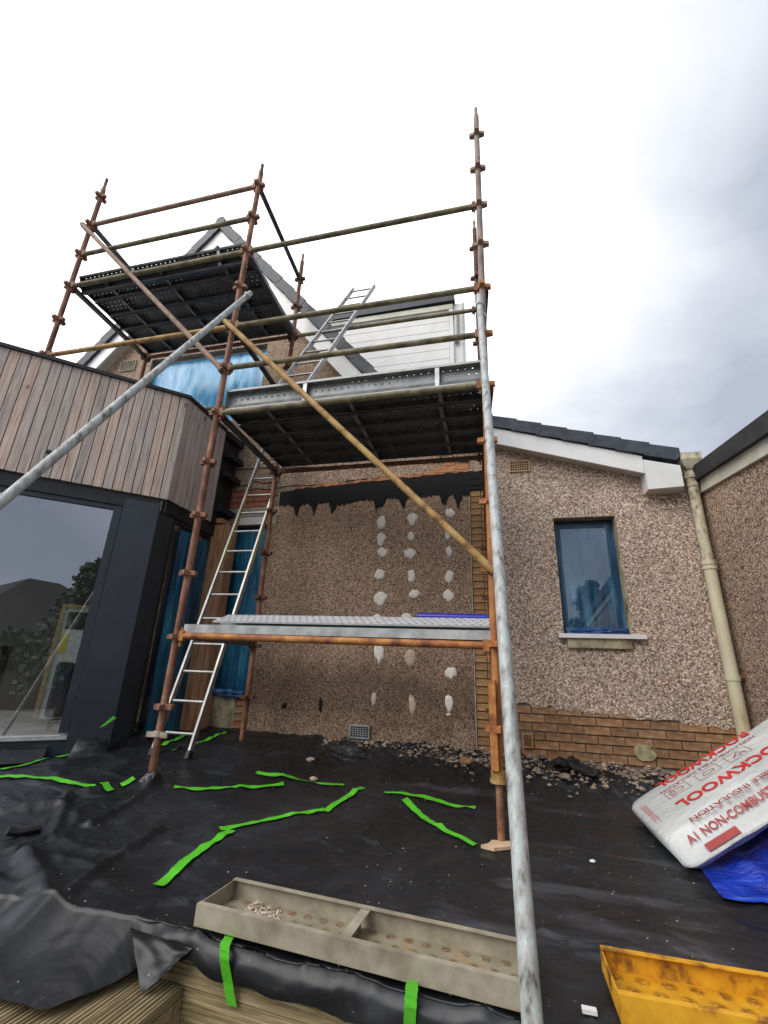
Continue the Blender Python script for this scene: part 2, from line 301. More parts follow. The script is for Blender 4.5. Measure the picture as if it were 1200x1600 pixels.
def glass(name, tint, refl):
    m, t, b = newmat(name); t.nodes.remove(b); o = t.nodes['Material Output']
    tr = nd(t, 'ShaderNodeBsdfTransparent', {'Color': c4(tint)}); gl = nd(t, 'ShaderNodeBsdfGlossy', {'Roughness': .0, 'Color': (.9, .93, 1, 1)})
    fr = nd(t, 'ShaderNodeFresnel', {'IOR': 1.5}); k = mth(t, 'ADD', mth(t, 'MULTIPLY', fr.outputs[0], 1.3), refl)
    mxs = nd(t, 'ShaderNodeMixShader', {0: k, 1: tr.outputs[0], 2: gl.outputs[0]}); t.links.new(mxs.outputs[0], o.inputs[0])
glass('window_glass', (.9, .93, .93), .29)
def standard_mat():
    """one painted tube: orange low down, a yellow-painted length, bare weathered steel above"""
    m, t, b = newmat('standard_painted'); c = coords(t); s = nd(t, 'ShaderNodeSeparateXYZ', {'Vector': c})
    f = noise_n(t, coords(t, (1, 1, .5)), 12, 5, .6); z = mth(t, 'ADD', s.outputs[2], mth(t, 'MULTIPLY', f, .25))
    org = ramp(t, f, [(.28, (.15, .05, .02)), (.5, (.34, .125, .04)), (.72, (.46, .22, .06))])
    gry = ramp(t, f, [(.28, (.12, .09, .07)), (.5, (.24, .19, .16)), (.72, (.34, .29, .25))])
    yel = ramp(t, f, [(.36, (.08, .05, .03)), (.44, (.5, .36, .06)), (.72, (.6, .45, .12))])
    col = mixc(t, mth(t, 'GREATER_THAN', z, 2.87), org, yel); col = mixc(t, mth(t, 'GREATER_THAN', z, 3.38), col, gry)
    t.links.new(col, b.inputs['Base Color']); b.inputs['Roughness'].default_value = .7; bump(t, b, f, .4, .002)
standard_mat()

# ------------------------------------------------------------------ object helpers
BASE = {}
def link(o, parent=None):
    COL.objects.link(o)
    if parent is not None: o.parent = parent
    return o
def tag(o, label=None, cat=None, group=None, kind=None):
    if label: o['label'] = label
    if cat: o['category'] = cat
    if group: o['group'] = group
    if kind: o['kind'] = kind
    return o
def thing(name, label, cat, loc=(0, 0, 0), rot=(0, 0, 0), group=None):
    o = bpy.data.objects.new(name, None); o.empty_display_size = .1; link(o)
    o.location = loc; o.rotation_euler = rot; BASE[o.name] = Vector(loc)
    return tag(o, label, cat, group)
class MB:
    def __init__(s): s.v = []; s.f = []
    def add(s, vs, fs):
        n = len(s.v); s.v += [Vector(v) for v in vs]; s.f += [tuple(i+n for i in f) for f in fs]; return s
    def box(s, x0, x1, y0, y1, z0, z1):
        return s.add([(x0,y0,z0),(x1,y0,z0),(x1,y1,z0),(x0,y1,z0),(x0,y0,z1),(x1,y0,z1),(x1,y1,z1),(x0,y1,z1)],
                     [(0,3,2,1),(4,5,6,7),(0,1,5,4),(1,2,6,5),(2,3,7,6),(3,0,4,7)])
    def obox(s, c, ax, ay, az):
        c, ax, ay, az = Vector(c), Vector(ax), Vector(ay), Vector(az)
        vs = [c+i*ax+j*ay+k*az for k in (-1,1) for i,j in ((-1,-1),(1,-1),(1,1),(-1,1))]
        return s.add(vs, [(0,3,2,1),(4,5,6,7),(0,1,5,4),(1,2,6,5),(2,3,7,6),(3,0,4,7)])
    def bar(s, p, q, wv, tv):
        p, q = Vector(p), Vector(q); return s.obox((p+q)/2, (q-p)/2, wv, tv)
    def tube(s, p, q, r, n=12, r2=None, cap=True):
        p, q = Vector(p), Vector(q); d = (q-p).normalized(); a = d.orthogonal().normalized(); b = d.cross(a); r2 = r if r2 is None else r2
        vs = [p+(a*math.cos(t)+b*math.sin(t))*r for t in [2*math.pi*i/n for i in range(n)]]+[q+(a*math.cos(t)+b*math.sin(t))*r2 for t in [2*math.pi*i/n for i in range(n)]]
        fs = [(i, (i+1) % n, n+(i+1) % n, n+i) for i in range(n)]
        if cap: fs += [tuple(range(n-1, -1, -1)), tuple(range(n, 2*n))]
        return s.add(vs, fs)
    def path(s, pts, r, n=8):
        pts = [Vector(p) for p in pts]; rings = []
        for i, p in enumerate(pts):
            d = (pts[min(i+1, len(pts)-1)]-pts[max(i-1, 0)]).normalized(); a = d.cross(Vector((.13, .21, 1))).normalized(); b = d.cross(a)
            rings.append([p+(a*math.cos(t)+b*math.sin(t))*r for t in [2*math.pi*k/n for k in range(n)]])
        b0 = len(s.v); s.v += [v for rg in rings for v in rg]
        for i in range(len(pts)-1):
            for k in range(n): s.f.append((b0+i*n+k, b0+i*n+(k+1) % n, b0+(i+1)*n+(k+1) % n, b0+(i+1)*n+k))
        s.f.append(tuple(b0+k for k in range(n-1, -1, -1))); s.f.append(tuple(b0+(len(pts)-1)*n+k for k in range(n)))
        return s
    def prism(s, pts, off):
        """polygon (3-D points) swept by off"""
        pts = [Vector(p) for p in pts]; off = Vector(off); n = len(pts)
        return s.add(pts+[p+off for p in pts], [tuple(range(n)), tuple(range(2*n-1, n-1, -1))]+[(i, n+i, n+(i+1) % n, (i+1) % n) for i in range(n)])
    def grid(s, fn, nu, nv):
        b0 = len(s.v); s.v += [Vector(fn(i/nu, j/nv)) for j in range(nv+1) for i in range(nu+1)]
        for j in range(nv):
            for i in range(nu):
                a = b0+j*(nu+1)+i; s.f.append((a, a+1, a+nu+2, a+nu+1))
        return s
    def build(s, name, mat, parent=None, smooth=False, local=False, label=None, cat=None, group=None, kind=None, fix=True, own=False):
        base = Vector((0, 0, 0)) if (local or parent is None) else BASE.get(parent.name, Vector((0, 0, 0)))
        me = bpy.data.meshes.new(name)
        o0 = Vector((0, 0, 0))
        if own:                                              # give a single-mesh thing an origin at its base centre
            xs = [v.x for v in s.v]; ys = [v.y for v in s.v]; zs = [v.z for v in s.v]
            o0 = Vector(((min(xs)+max(xs))/2, (min(ys)+max(ys))/2, min(zs)))
        me.from_pydata([v-base-o0 for v in s.v], [], s.f); me.update()
        if fix:
            bm = bmesh.new(); bm.from_mesh(me); bmesh.ops.recalc_face_normals(bm, faces=bm.faces); bm.to_mesh(me); bm.free()
        if mat: me.materials.append(MATS[mat])
        if smooth:
            me.shade_smooth()
            if smooth != 'all':
                try: me.set_sharp_from_angle(angle=math.radians(40))
                except Exception: pass
        o = bpy.data.objects.new(name, me); link(o, parent); o.location = o0; BASE[o.name] = base+o0 if parent else o0
        if label or cat or kind: tag(o, label, cat, group, kind)
        return o
def curve_mesh(name, polys, depth, place, mat, parent, **k):
    """filled 2-D outline(s) with holes, given thickness; place maps (u,v,w) to world"""
    cu = bpy.data.curves.new(name, 'CURVE'); cu.dimensions = '2D'; cu.fill_mode = 'BOTH'; cu.extrude = depth/2
    for P in polys:
        sp = cu.splines.new('POLY'); sp.points.add(len(P)-1); sp.use_cyclic_u = True
        for i, (u, v) in enumerate(P): sp.points[i].co = (u, v, 0, 1)
    tmp = bpy.data.objects.new(name, cu); me = bpy.data.meshes.new_from_object(tmp)
    mb = MB(); mb.add([place(v.co.x, v.co.y, v.co.z+depth/2) for v in me.vertices], [tuple(f.vertices) for f in me.polygons])
    bpy.data.objects.remove(tmp); bpy.data.curves.remove(cu); bpy.data.meshes.remove(me)
    return mb.build(name, mat, parent, **k)
def wall_place(yfront): return lambda u, v, w_: (u, yfront+w_, v)    # outline in X,Z, thickness going back into the wall
def text_mesh(body, size, bold=0.0):
    cu = bpy.data.curves.new('lettering', 'FONT'); cu.body = body; cu.size = size; cu.offset = bold; cu.resolution_u = 3
    tmp = bpy.data.objects.new('lettering', cu); me = bpy.data.meshes.new_from_object(tmp)
    vs = [v.co.copy() for v in me.vertices]; fs = [tuple(f.vertices) for f in me.polygons]
    bpy.data.objects.remove(tmp); bpy.data.curves.remove(cu); bpy.data.meshes.remove(me)
    return vs, fs
def jag(a, b, n, amp, seed):
    """ragged line between two 2-D points"""
    r = random.Random(seed); out = []
    for i in range(n+1):
        t = i/n; out.append((a[0]+(b[0]-a[0])*t+r.uniform(-amp, amp)*.5*(0 < i < n), a[1]+(b[1]-a[1])*t+r.uniform(-amp, amp)*(0 < i < n)))
    return out
def rect(x0, x1, z0, z1): return [(x0, z0), (x1, z0), (x1, z1), (x0, z1)]

# ================================================================== SETTING
mb = MB(); mb.grid(lambda u, v: (-150+300*u, -150+300*v, -1.66), 8, 8); mb.build('ground', 'paving', kind='structure')
def pat(u, v):
    x = -7+9.08*u; y0 = YE(x)+.04; y = y0+(W-.01-y0)*v; return (x, y, g0(x, y)-.03)
mb = MB(); mb.grid(pat, 40, 30)
mb.grid(lambda u, v: (-7+9.08*u, YE(-7+9.08*u)+.04, -1.66+v*(g0(-7+9.08*u, 1.75)-.03+1.66)), 40, 1)
mb.build('patio', 'earth', kind='structure')

# ================================================================== HOUSE
PK = (-4.17, 7.05); KS = 1.22; BRK = (-.95, 7.05-1.22*(4.17-.95)); EV = (1.9, 2.2); KL = (BRK[1]-EV[1])/(EV[0]-BRK[0])
def roofline(x, t=0):
    """height of the verge's outer edge at x, lowered by t measured square to the slope"""
    if x < PK[0]: z = PK[1]-1.22*(PK[0]-x); k = KS
    elif x < BRK[0]: z = PK[1]-KS*(x-PK[0]); k = KS
    else: z = BRK[1]-KL*(x-BRK[0]); k = KL
    return z-t*math.sqrt(1+k*k)
house = thing('house', 'pebble-dashed house with steep slated gable and low right wing behind the scaffold', 'house', (-2, W, -.85))
WIN_R = rect(.66, 1.275, .375, 1.575); WIN_U = rect(-5.08, -3.08, 3.2, 4.46); WIN_L = rect(-3.3, -2.7, -.33, 1.64)
topline = [(x_, roofline(x_, .17)) for x_ in (-7.2, PK[0], BRK[0], 2.06)]
curve_mesh('wall', [[(-7.2, -1.6), (2.06, -1.6)]+topline[::-1], WIN_R, WIN_U, WIN_L], .26, wall_place(W+.022), 'mortar', house)
# render coats, each a skin on the masonry
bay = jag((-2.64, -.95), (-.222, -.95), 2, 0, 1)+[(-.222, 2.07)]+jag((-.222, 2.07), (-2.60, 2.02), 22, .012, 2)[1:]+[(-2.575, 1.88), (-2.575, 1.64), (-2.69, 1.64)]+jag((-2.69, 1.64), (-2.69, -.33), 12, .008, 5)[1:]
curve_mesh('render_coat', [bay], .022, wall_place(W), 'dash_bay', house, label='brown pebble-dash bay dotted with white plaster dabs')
rt = jag((2.06, -.40), (.075, -.275), 34, .022, 9)
rc = rt+[(.075, roofline(.075, .17)), (2.06, roofline(2.06, .17))]
curve_mesh('render_coat', [rc, WIN_R], .024, wall_place(W-.002), 'dash_right', house, label='pale pink-grey pebble-dash round the small window')
gb = jag((.075, 2.20), (-2.62, 2.135), 26, .02, 3)+jag((-2.62, 2.135), (-3.5, 2.13), 8, .02, 4)[1:]+[(-7.2, 2.13), (-7.2, roofline(-7.2, .17)), (PK[0], roofline(PK[0], .17)), (BRK[0], roofline(BRK[0], .17)), (.073, roofline(.073, .17))]
curve_mesh('render_coat', [gb, WIN_U], .02, wall_place(W+.002), 'dash_gable', house)
pl = [(.06, -1.2), (2.06, -1.2)]+jag((2.06, -.80), (.06, -.757), 20, .012, 6)
curve_mesh('render_coat', [pl], .03, wall_place(W-.006), 'dash_plinth', house)
lp = [(-3.4, -1.0), (-2.69, -1.0), (-2.69, -.34), (-3.4, -.34)]
curve_mesh('render_coat', [jag((-3.4, -1.0), (-2.8, -1.0), 2, 0, 1)+jag((-2.8, -1.0), (-2.83, -.34), 10, .02, 2)+[(-3.4, -.34)]], .02, wall_place(W+.001), 'render_patch', house, label='bare cement patch under the tall narrow window')
# stop bead beside the bay
MB().box(-.221, -.211, W-.004, W+.03, -.9, 1.93).build('stop_bead', 'concrete', house)
# brick return strip: buff bricks one by one
def brick_mesh(wd, h, d=.03, ch=.004):
    me = MB(); x0, x1, z0, z1 = -wd/2, wd/2, -h/2, h/2
    vs = [(x0+ch, 0, z0+ch), (x1-ch, 0, z0+ch), (x1-ch, 0, z1-ch), (x0+ch, 0, z1-ch), (x0, ch, z0), (x1, ch, z0), (x1, ch, z1), (x0, ch, z1), (x0, d, z0), (x1, d, z0), (x1, d, z1), (x0, d, z1)]
    me.add(vs, [(0, 1, 2, 3), (0, 4, 5, 1), (1, 5, 6, 2), (2, 6, 7, 3), (3, 7, 4, 0), (4, 8, 9, 5), (5, 9, 10, 6), (6, 10, 11, 7), (7, 11, 8, 4)])
    return me
BM = {}
def brick(x, z, wd, h, y, mat, parent=house, name='brick'):
    key = (round(wd, 3), round(h, 3), mat)
    if key not in BM:
        me = bpy.data.meshes.new('brick'); b_ = brick_mesh(wd, h); me.from_pydata([tuple(v) for v in b_.v], [], b_.f); me.materials.append(MATS[mat]); BM[key] = me
    o = bpy.data.objects.new(name, BM[key]); link(o, parent)
    o.location = Vector((x, y, z))-BASE[parent.name]; o.rotation_euler = (random.uniform(-.012, .012), random.uniform(-.008, .008), random.uniform(-.012, .012))
    return o
CO = .0747
for i in range(37):
    z = -.815+i*CO+.033
    if z > 1.93: break
    brick(-.148+random.uniform(-.002, .002), z, .112, .064, W+.002+random.uniform(-.003, .003), 'brick_buff')
    if not (5 < i < 10 and i % 2) and i > 2: brick(-.05, z, .07, .064, W+.004+random.uniform(-.003, .004), 'brick_buff')
    if i > 14 or (i > 5 and i % 2): brick(.028, z, .074, .064, W+.006+random.uniform(-.003, .004), 'brick_buff')
for i in range(6):
    z = -.33-i*CO
    off = (i % 2)*.1125
    for k in range(-1, 10):
        xa, xb = .085+off+k*.225, .085+off+k*.225+.215
        xa, xb = max(xa, .085), min(xb, 2.04)
        if xb-xa < .05: continue
        if i in (3, 4) and xa < .3 and xb > .2:
            if i == 3 and xa < .2: brick((xa+.2)/2, z, .2-xa, .064, W+.003, 'brick_brown')
            if xb > .305: brick((xb+.305)/2, z, xb-.305, .064, W+.003, 'brick_brown')
            continue
        brick((xa+xb)/2, z, round(xb-xa, 3), .064, W+.004+random.uniform(-.005, .005), 'brick_brown')
# soldier scraps of orange brick where the old roof was cut away
for (xa, xb, z0, z1) in ((-.62, -.36, 2.19, 2.262), (-.35, -.215, 2.215, 2.285), (-.50, -.37, 2.275, 2.34)):
    brick((xa+xb)/2, (z0+z1)/2, xb-xa, z1-z0, W-.006, 'brick_orange')
orn = jag((-2.4, 2.095), (-.2, 2.19), 40, .012, 31)+jag((-.2, 2.225), (-2.4, 2.115), 40, .016, 32)
curve_mesh('exposed_edge', [orn], .016, wall_place(W-.001), 'brick_orange', house)
for r_ in range(3):
    for k in range(5):
        xa = -3.52+(r_ % 2)*.11+k*.225
        if xa+.215 < -2.58: brick(xa+.107, 1.915+r_*CO, .215, .064, W-.002+random.uniform(-.003, .003), 'brick_red')
for r_ in range(5):
    brick(-2.76, -.72+r_*CO, .11, .064, W-.002, 'brick_red' if r_ in (1, 4) else 'brick_brown')
MB().box(-3.42, -2.56, W-.006, W+.03, 1.75, 1.872).build('lintel', 'concrete', house)
MB().box(-2.66, -2.585, W-.004, W+.03, 1.64, 1.745).build('lintel_bearing', 'concrete', house)
# bitumen band with runs
def drips():
    r = random.Random(5); top = [(-2.58, 2.06), (-2.3, 2.085), (-.2, 2.165), (.0, 2.18), (.07, 2.18), (.07, 1.945), (-.212, 1.95)]
    bot = []; xx = -.212
    while xx > -2.58:
        dz = .02+.10*max(0, noise.noise((xx*2.6, 1, 2)))+max([0]+[.24*(1-abs(xx-c)/.055) for c in (-.34, -.50, -.98, -1.24, -1.30, -1.86, -2.1, -2.33) if abs(xx-c) < .055])*r.uniform(.6, 1.1)+r.uniform(0, .05)
        bot.append((xx, 1.955+(-.02 if xx > -1 else -.05+.02*(xx+2.5))-dz*.7)); xx -= r.uniform(.008, .02)
    bot += [(-2.36, 1.93), (-2.38, 2.03), (-2.45, 2.03), (-2.47, 1.95), (-2.52, 1.93), (-2.58, 2.0)] if False else []
    return top+bot
curve_mesh('bitumen_band', [drips()], .014, wall_place(W-.009), 'bitumen', house, label='black bitumen band running down the wall in drips')
for k in range(2): MB().box(-.205, .068, W-.014, W, 2.0+k*.088, 2.078+k*.088).build('tarred_brick', 'bitumen', house)
MB().path([(-3.5, W-.012, 2.42), (-2.9, W-.012, 2.425), (-2.1, W-.012, 2.37), (-1.2, W-.012, 2.36), (-.6, W-.012, 2.335), (-.2, W-.012, 2.31)], .0055, 6).build('cable', 'cable_black', house)
MB().path([(-.62, W-.012, 2.33), (-.5, W-.012, 2.42), (-.42, W-.012, 2.43), (-.38, W-.012, 2.36), (-.22, W-.012, 2.30)], .006, 6).build('cable', 'cable_black', house)
MB().path([(-3.3, W-.006, 2.17), (-3.1, W-.006, 2.19), (-2.95, W-.006, 2.23), (-2.8, W-.006, 2.2), (-2.6, W-.006, 2.215)], .005, 6).build('crack', 'cable_black', house)
# plaster dabs
def dab(px, py, wpx, hpx, mat='plaster', seed=0):
    c = onY(px, py, W); s_ = (c-onY(px+1, py, W)).length
    r = random.Random(seed); P = []; n = 30; tilt = r.uniform(-.5, .5)
    for i in range(n):
        a = 2*math.pi*i/n; k = 1.08+.38*noise.noise((math.cos(a)*1.2+seed*3.1, math.sin(a)*1.2, seed*1.7))+.22*noise.noise((math.cos(a)*3.4+seed*2.1, math.sin(a)*3.4, seed))+r.uniform(-.05, .05)
        u = math.cos(a)*wpx*s_/2*k; v = math.sin(a)*hpx*s_/2*k*(1.2 if math.sin(a) < 0 else .9); P.append((c.x+u+v*.15*tilt, c.z+v))
    mb = MB(); n = len(P); dep = .007
    vs = [(u, W+.004, v) for u, v in P]+[(c.x+(u-c.x)*.93, W-dep*.8, c.z+(v-c.z)*.93) for u, v in P]+[(c.x+(u-c.x)*.45, W-dep*.85, c.z+(v-c.z)*.45) for u, v in P]+[(c.x, W-dep, c.z)]
    fs = []
    for i in range(n):
        j = (i+1) % n; fs += [(i, j, n+j, n+i), (n+i, n+j, 2*n+j, 2*n+i), (2*n+i, 2*n+j, 3*n)]
    mb.add(vs, fs); mb.build('plaster_dab', mat, house, smooth='all')
for k, (a, b_, c_, d_) in enumerate([(587,318,44,60),(584,403,44,58),(591,474,54,46),(578,588,50,46),(582,712,62,62),(567,818,52,40),(747,299,50,60),(740,390,34,44),(733,477,58,46),(743,595,36,58),(756,690,50,40),(719,816,54,42),(942,270,46,46),(932,385,26,40),(938,470,30,50),(938,596,44,66),(938,698,50,58)]):
    dab(420+a*.3, 720+b_*.3, c_*.3, d_*.3, seed=k)
for k, (a, b_, c_, d_, m_) in enumerate([(542,110,46,96,'plaster'),(696,146,52,68,'plaster_pink'),(898,222,48,56,'plaster'),(519,350,24,56,'plaster_pink'),(706,376,34,84,'plaster_pink'),(890,372,38,76,'plaster'),(78,385,24,26,'bitumen'),(256,378,18,60,'bitumen'),(887,430,26,12,'plaster')]):
    dab(420+a*.3167, 980+b_*.3167, c_*.3167, d_*.3167, m_, 40+k)
# air bricks
def air_brick(x0, x1, z0, z1, nx, nz, mat, yf, slots=False):
    v = MB(); fr = .014; n0 = .008
    for q in ((x0, x1, z0, z0+fr), (x0, x1, z1-fr, z1), (x0, x0+fr, z0+fr, z1-fr), (x1-fr, x1, z0+fr, z1-fr)): v.box(q[0], q[1], yf-.012, yf+.02, q[2], q[3])
    o = v.build('air_brick', mat, house)
    g = MB(); px = (x1-x0-2*fr)/nx; pz = (z1-z0-2*fr)/nz; bw = min(px, pz)*.13
    for i in range(1, nx): g.box(x0+fr+i*px-bw, x0+fr+i*px+bw, yf-.010, yf+.002, z0+fr, z1-fr)
    for j in range(1, nz): g.box(x0+fr, x1-fr, yf-.009, yf+.003, z0+fr+j*pz-bw, z0+fr+j*pz+bw)
    g.build('grille', mat, o); MB().box(x0+fr, x1-fr, yf+.0035, yf+.02, z0+fr, z1-fr).build('cavity', 'black_frame', o)
air_brick(.238, .463, 2.135, 2.272, 8, 4, 'brick_pale', W-.012)
air_brick(-1.485, -1.272, -.685, -.56, 7, 5, 'galv', W-.012)
air_brick(.205, .300, -.655, -.535, 5, 6, 'brick_buff', W-.008)
air_brick(-5.65, -5.37, 4.31, 4.50, 5, 7, 'concrete', W-.012)
# mortar splodge at the plinth
P = []; c = onY(1006, 1177, W)
for i in range(22):
    a = 2*math.pi*i/22; k = 1+.3*noise.noise((math.cos(a)*1.5, math.sin(a)*1.5, 4.2)); P.append((c.x+math.cos(a)*.082*k, c.z+math.sin(a)*.068*k))
curve_mesh('mortar_splodge', [P], .02, wall_place(W-.018), 'mortar_green', house)

# roof verges: slate by slate
def verge(name_unit, a, b, n, h, y0, y1):
    a, b = Vector((a[0], 0, a[1])), Vector((b[0], 0, b[1])); d = (b-a)/n; L_ = d.length; d.normalize(); nn = Vector((-d.z, 0, d.x))
    if nn.z < 0: nn = -nn
    for i in range(n):
        o = a+d*L_*i; out = []
        for s_, t_ in ((-.03, -.006), (L_-.004, .012), (L_+.018, -h*.35), (L_+.018, -h*.65), (L_-.004, -h+.006), (-.03, -h-.008)):
            p_ = o+d*s_+nn*t_; out.append((p_.x, y0-.003*(i % 2), p_.z))
        MB().prism(out, (0, y1-y0, 0)).build(name_unit, 'slate', house)
verge('verge_slate', (PK[0]+.02, roofline(PK[0]+.02)), BRK, 15, .145, 4.61, 4.80)
verge('verge_slate', (PK[0]-.02, roofline(PK[0]-.02)), (-7.1, roofline(-7.1)), 13, .145, 4.61, 4.80)
verge('verge_slate', BRK, EV, 11, .13, 4.63, 4.80)
MB().tube((PK[0], 4.60, PK[1]-.075), (PK[0], 10.8, PK[1]-.075), .085, 12).build('ridge_tile', 'slate', house, smooth=True)
def strip(name, xa, xb, t0, t1, y0, y1, mat):
    MB().prism([(xa, y0, roofline(xa, t0)), (xb, y0, roofline(xb, t0)), (xb, y0, roofline(xb, t1)), (xa, y0, roofline(xa, t1))], (0, y1-y0, 0)).build(name, mat, house)
strip('bargeboard', PK[0], BRK[0]-.001, .15, .36, 4.655, 4.68, 'upvc'); strip('bargeboard', -7.1, PK[0]-.001, .15, .36, 4.655, 4.68, 'upvc'); strip('bargeboard', BRK[0], 1.56, .14, .325, 4.66, 4.683, 'upvc')
strip('soffit', PK[0], BRK[0]-.001, .33, .345, 4.682, W+.01, 'soffit'); strip('soffit', -7.1, PK[0]-.001, .33, .345, 4.682, W+.01, 'soffit'); strip('soffit', BRK[0], 1.56, .29, .305, 4.685, W+.01, 'soffit')
strip('roof', -7.1, PK[0], .03, .14, 4.803, 10.8, 'slate'); strip('roof', PK[0], BRK[0], .03, .14, 4.803, 10.8, 'slate'); strip('roof', BRK[0], 1.93, .03, .12, 4.803, 10.8, 'slate')
MB().prism([(1.562, 4.645, 2.115), (1.885, 4.645, 2.025), (1.885, 4.645, 1.80), (1.562, 4.645, 1.785)], (0, .02, 0)).build('box_end', 'upvc', house)
MB().prism([(1.562, 4.667, 2.10), (1.582, 4.667, 2.10), (1.582, 4.667, 1.787), (1.562, 4.667, 1.787)], (0, .15, 0)).build('box_return', 'upvc', house)
MB().box(1.584, 1.885, 4.667, W-.004, 1.787, 1.80).build('box_soffit', 'soffit', house)
# dormer behind the verge
dm = MB(); DY = 5.45
dm.box(-2.6, -.42, DY, 9.2, 3.0, 5.20).build('dormer', 'upvc', house)
dorm = house
for k in range(9): MB().box(-2.5, -.47, DY-.016, DY-.001, 3.62+k*.168, 3.62+k*.168+.160).build('dormer_board', 'upvc', house)
MB().box(-.465, -.405, DY-.03, DY-.001, 3.0, 5.17).build('corner_trim', 'upvc', house)
MB().box(-.40, -.27, DY+.02, DY+.06, 3.0, 5.30).build('window_side', 'upvc', house)
MB().box(-.268, -.235, DY+.01, DY+.09, 3.0, 5.30).build('frame_edge', 'galv', house)
MB().tube((-.36, DY-.02, 4.55), (-.36, DY-.02, 5.12), .03, 10).build('vent_pipe', 'soffit', house, smooth=True)
MB().prism([(-2.9, DY-.06, 5.27), (-.38, DY-.06, 5.31), (-.38, DY-.06, 5.46), (-2.9, DY-.06, 5.42)], (0, 4, 0)).build('dormer_roof', 'slate', house)
MB().box(-2.6, -.41, DY-.03, DY-.001, 5.18, 5.268).build('dormer_fascia', 'fascia_old', house)
# windows
def film_sheet(name, x0, x1, z0, z1, y, mat, parent, amp=.018, seed=0, nu=40, nv=50):
    def fn(u, v):
        x_, z_ = x0+(x1-x0)*u, z0+(z1-z0)*v
        e_ = min(u, 1-u, v, 1-v); k = min(1, e_*8)
        d = amp*k*(noise.noise((x_*9+seed, z_*1.6, seed))+.5*noise.noise((x_*22, z_*3, seed+2)))
        return (x_, y-.004-abs(d)-amp*.3*k, z_)
    return MB().grid(fn, nu, nv).build(name, mat, parent, smooth='all')
def window(r_, y, fr, mull=(), frame='black_frame', film_m='film_right', seed=0, trans=None):
    x0, x1, z0, z1 = r_[0][0], r_[1][0], r_[0][1], r_[2][1]
    w_ = MB().box(x0+.001, x0+fr, y, y+.05, z0, z1).box(x1-fr, x1-.001, y, y+.05, z0, z1).box(x0+fr, x1-fr, y, y+.05, z0, z0+fr).box(x0+fr, x1-fr, y, y+.05, z1-fr, z1)
    for mx_ in mull: w_.box(mx_-.03, mx_+.03, y-.003, y+.047, z0+fr, z1-fr)
    if trans: w_.box(x0+fr, x1-fr, y-.004, y+.046, trans-.03, trans+.03)
    o = w_.build('window', frame, house)
    MB().box(x0+fr*.7, x1-fr*.7, y+.024, y+.03, z0+fr*.7, z1-fr*.7).build('pane', 'window_glass', o)
    film_sheet('protective_film', x0+.004, x1-.004, z0+.012, z1-.035, y-.014, film_m, o, seed=seed)
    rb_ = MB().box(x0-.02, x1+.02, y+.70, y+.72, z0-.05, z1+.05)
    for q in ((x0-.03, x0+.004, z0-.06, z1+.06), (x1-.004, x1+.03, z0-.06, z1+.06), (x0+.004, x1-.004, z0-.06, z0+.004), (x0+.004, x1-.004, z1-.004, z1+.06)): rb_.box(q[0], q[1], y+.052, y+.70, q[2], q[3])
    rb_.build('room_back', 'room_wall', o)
    return o
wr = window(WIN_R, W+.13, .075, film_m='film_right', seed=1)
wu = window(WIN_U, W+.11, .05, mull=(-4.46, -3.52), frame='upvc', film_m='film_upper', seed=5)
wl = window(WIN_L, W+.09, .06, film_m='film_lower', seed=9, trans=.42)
MB().box(-3.3, -2.69, W+.0, W+.08, 1.645, 1.745).build('window_head', 'upvc', house)
# reveal lining of the small window: right jamb and head
MB().box(1.262, 1.2745, W+.002, W+.125, .38, 1.57).build('reveal', 'render_patch', house)
MB().box(.604, 1.372, W-.075, W+.10, .335, .374).build('window_sill', 'upvc', house)
MB().box(.68, 1.245, W-.045, W-.003, .245, .333).build('sub_sill', 'concrete' if False else 'render_patch', house)
# bunched film along the bottom edges
def bunch(x0, x1, y, z, seed, mat, parent, n=5, r=.014):
    b_ = MB(); rr = random.Random(seed)
    for k in range(n):
        zz = z+rr.uniform(-.02, .03); pts = []
        for i in range(15):
            t = i/14; pts.append((x0+(x1-x0)*t, y+rr.uniform(-.008, .008)-.01*k/n, zz+.02*noise.noise((t*4, k, seed))))
        b_.path(pts, r*rr.uniform(.5, 1.2), 6)
    return b_.build('bunched_film', mat, parent, smooth='all')
bunch(.67, 1.26, W+.075, .405, 3, 'film_fold', wr, 7, .013)
bunch(-3.26, -2.71, W-.02, -.345, 4, 'film_fold', wl, 8, .022)
# ------------------------------------------------------------------ downpipe
pipe = thing('downpipe', 'cream cast downpipe with peeling paint and hopper in the wall corner', 'downpipe', (2.0, 4.73, -.85))
PX = 1.995; PY = 4.735
MB().tube((PX, PY, -.9), (PX, PY, 1.05), .052, 16).build('pipe', 'pipe_paint', pipe, smooth=True)
MB().tube((PX, PY, 1.051), (PX, PY, 1.99), .047, 16).build('pipe', 'peeling_paint', pipe, smooth=True)
for z_, r_ in ((1.04, .066), (1.0, .06), (1.93, .058), (1.84, .055), (.02, .058)):
    MB().tube((PX, PY, z_-.022), (PX, PY, z_+.022), r_, 16).build('collar', 'peeling_paint' if z_ > 1 else 'pipe_paint', pipe, smooth=True)
MB().tube((PX, PY, .985), (PX, PY, 1.06), .058, 16).build('collar', 'pipe_paint', pipe, smooth=True)
hp = MB(); t0, t1 = 2.0, 2.09
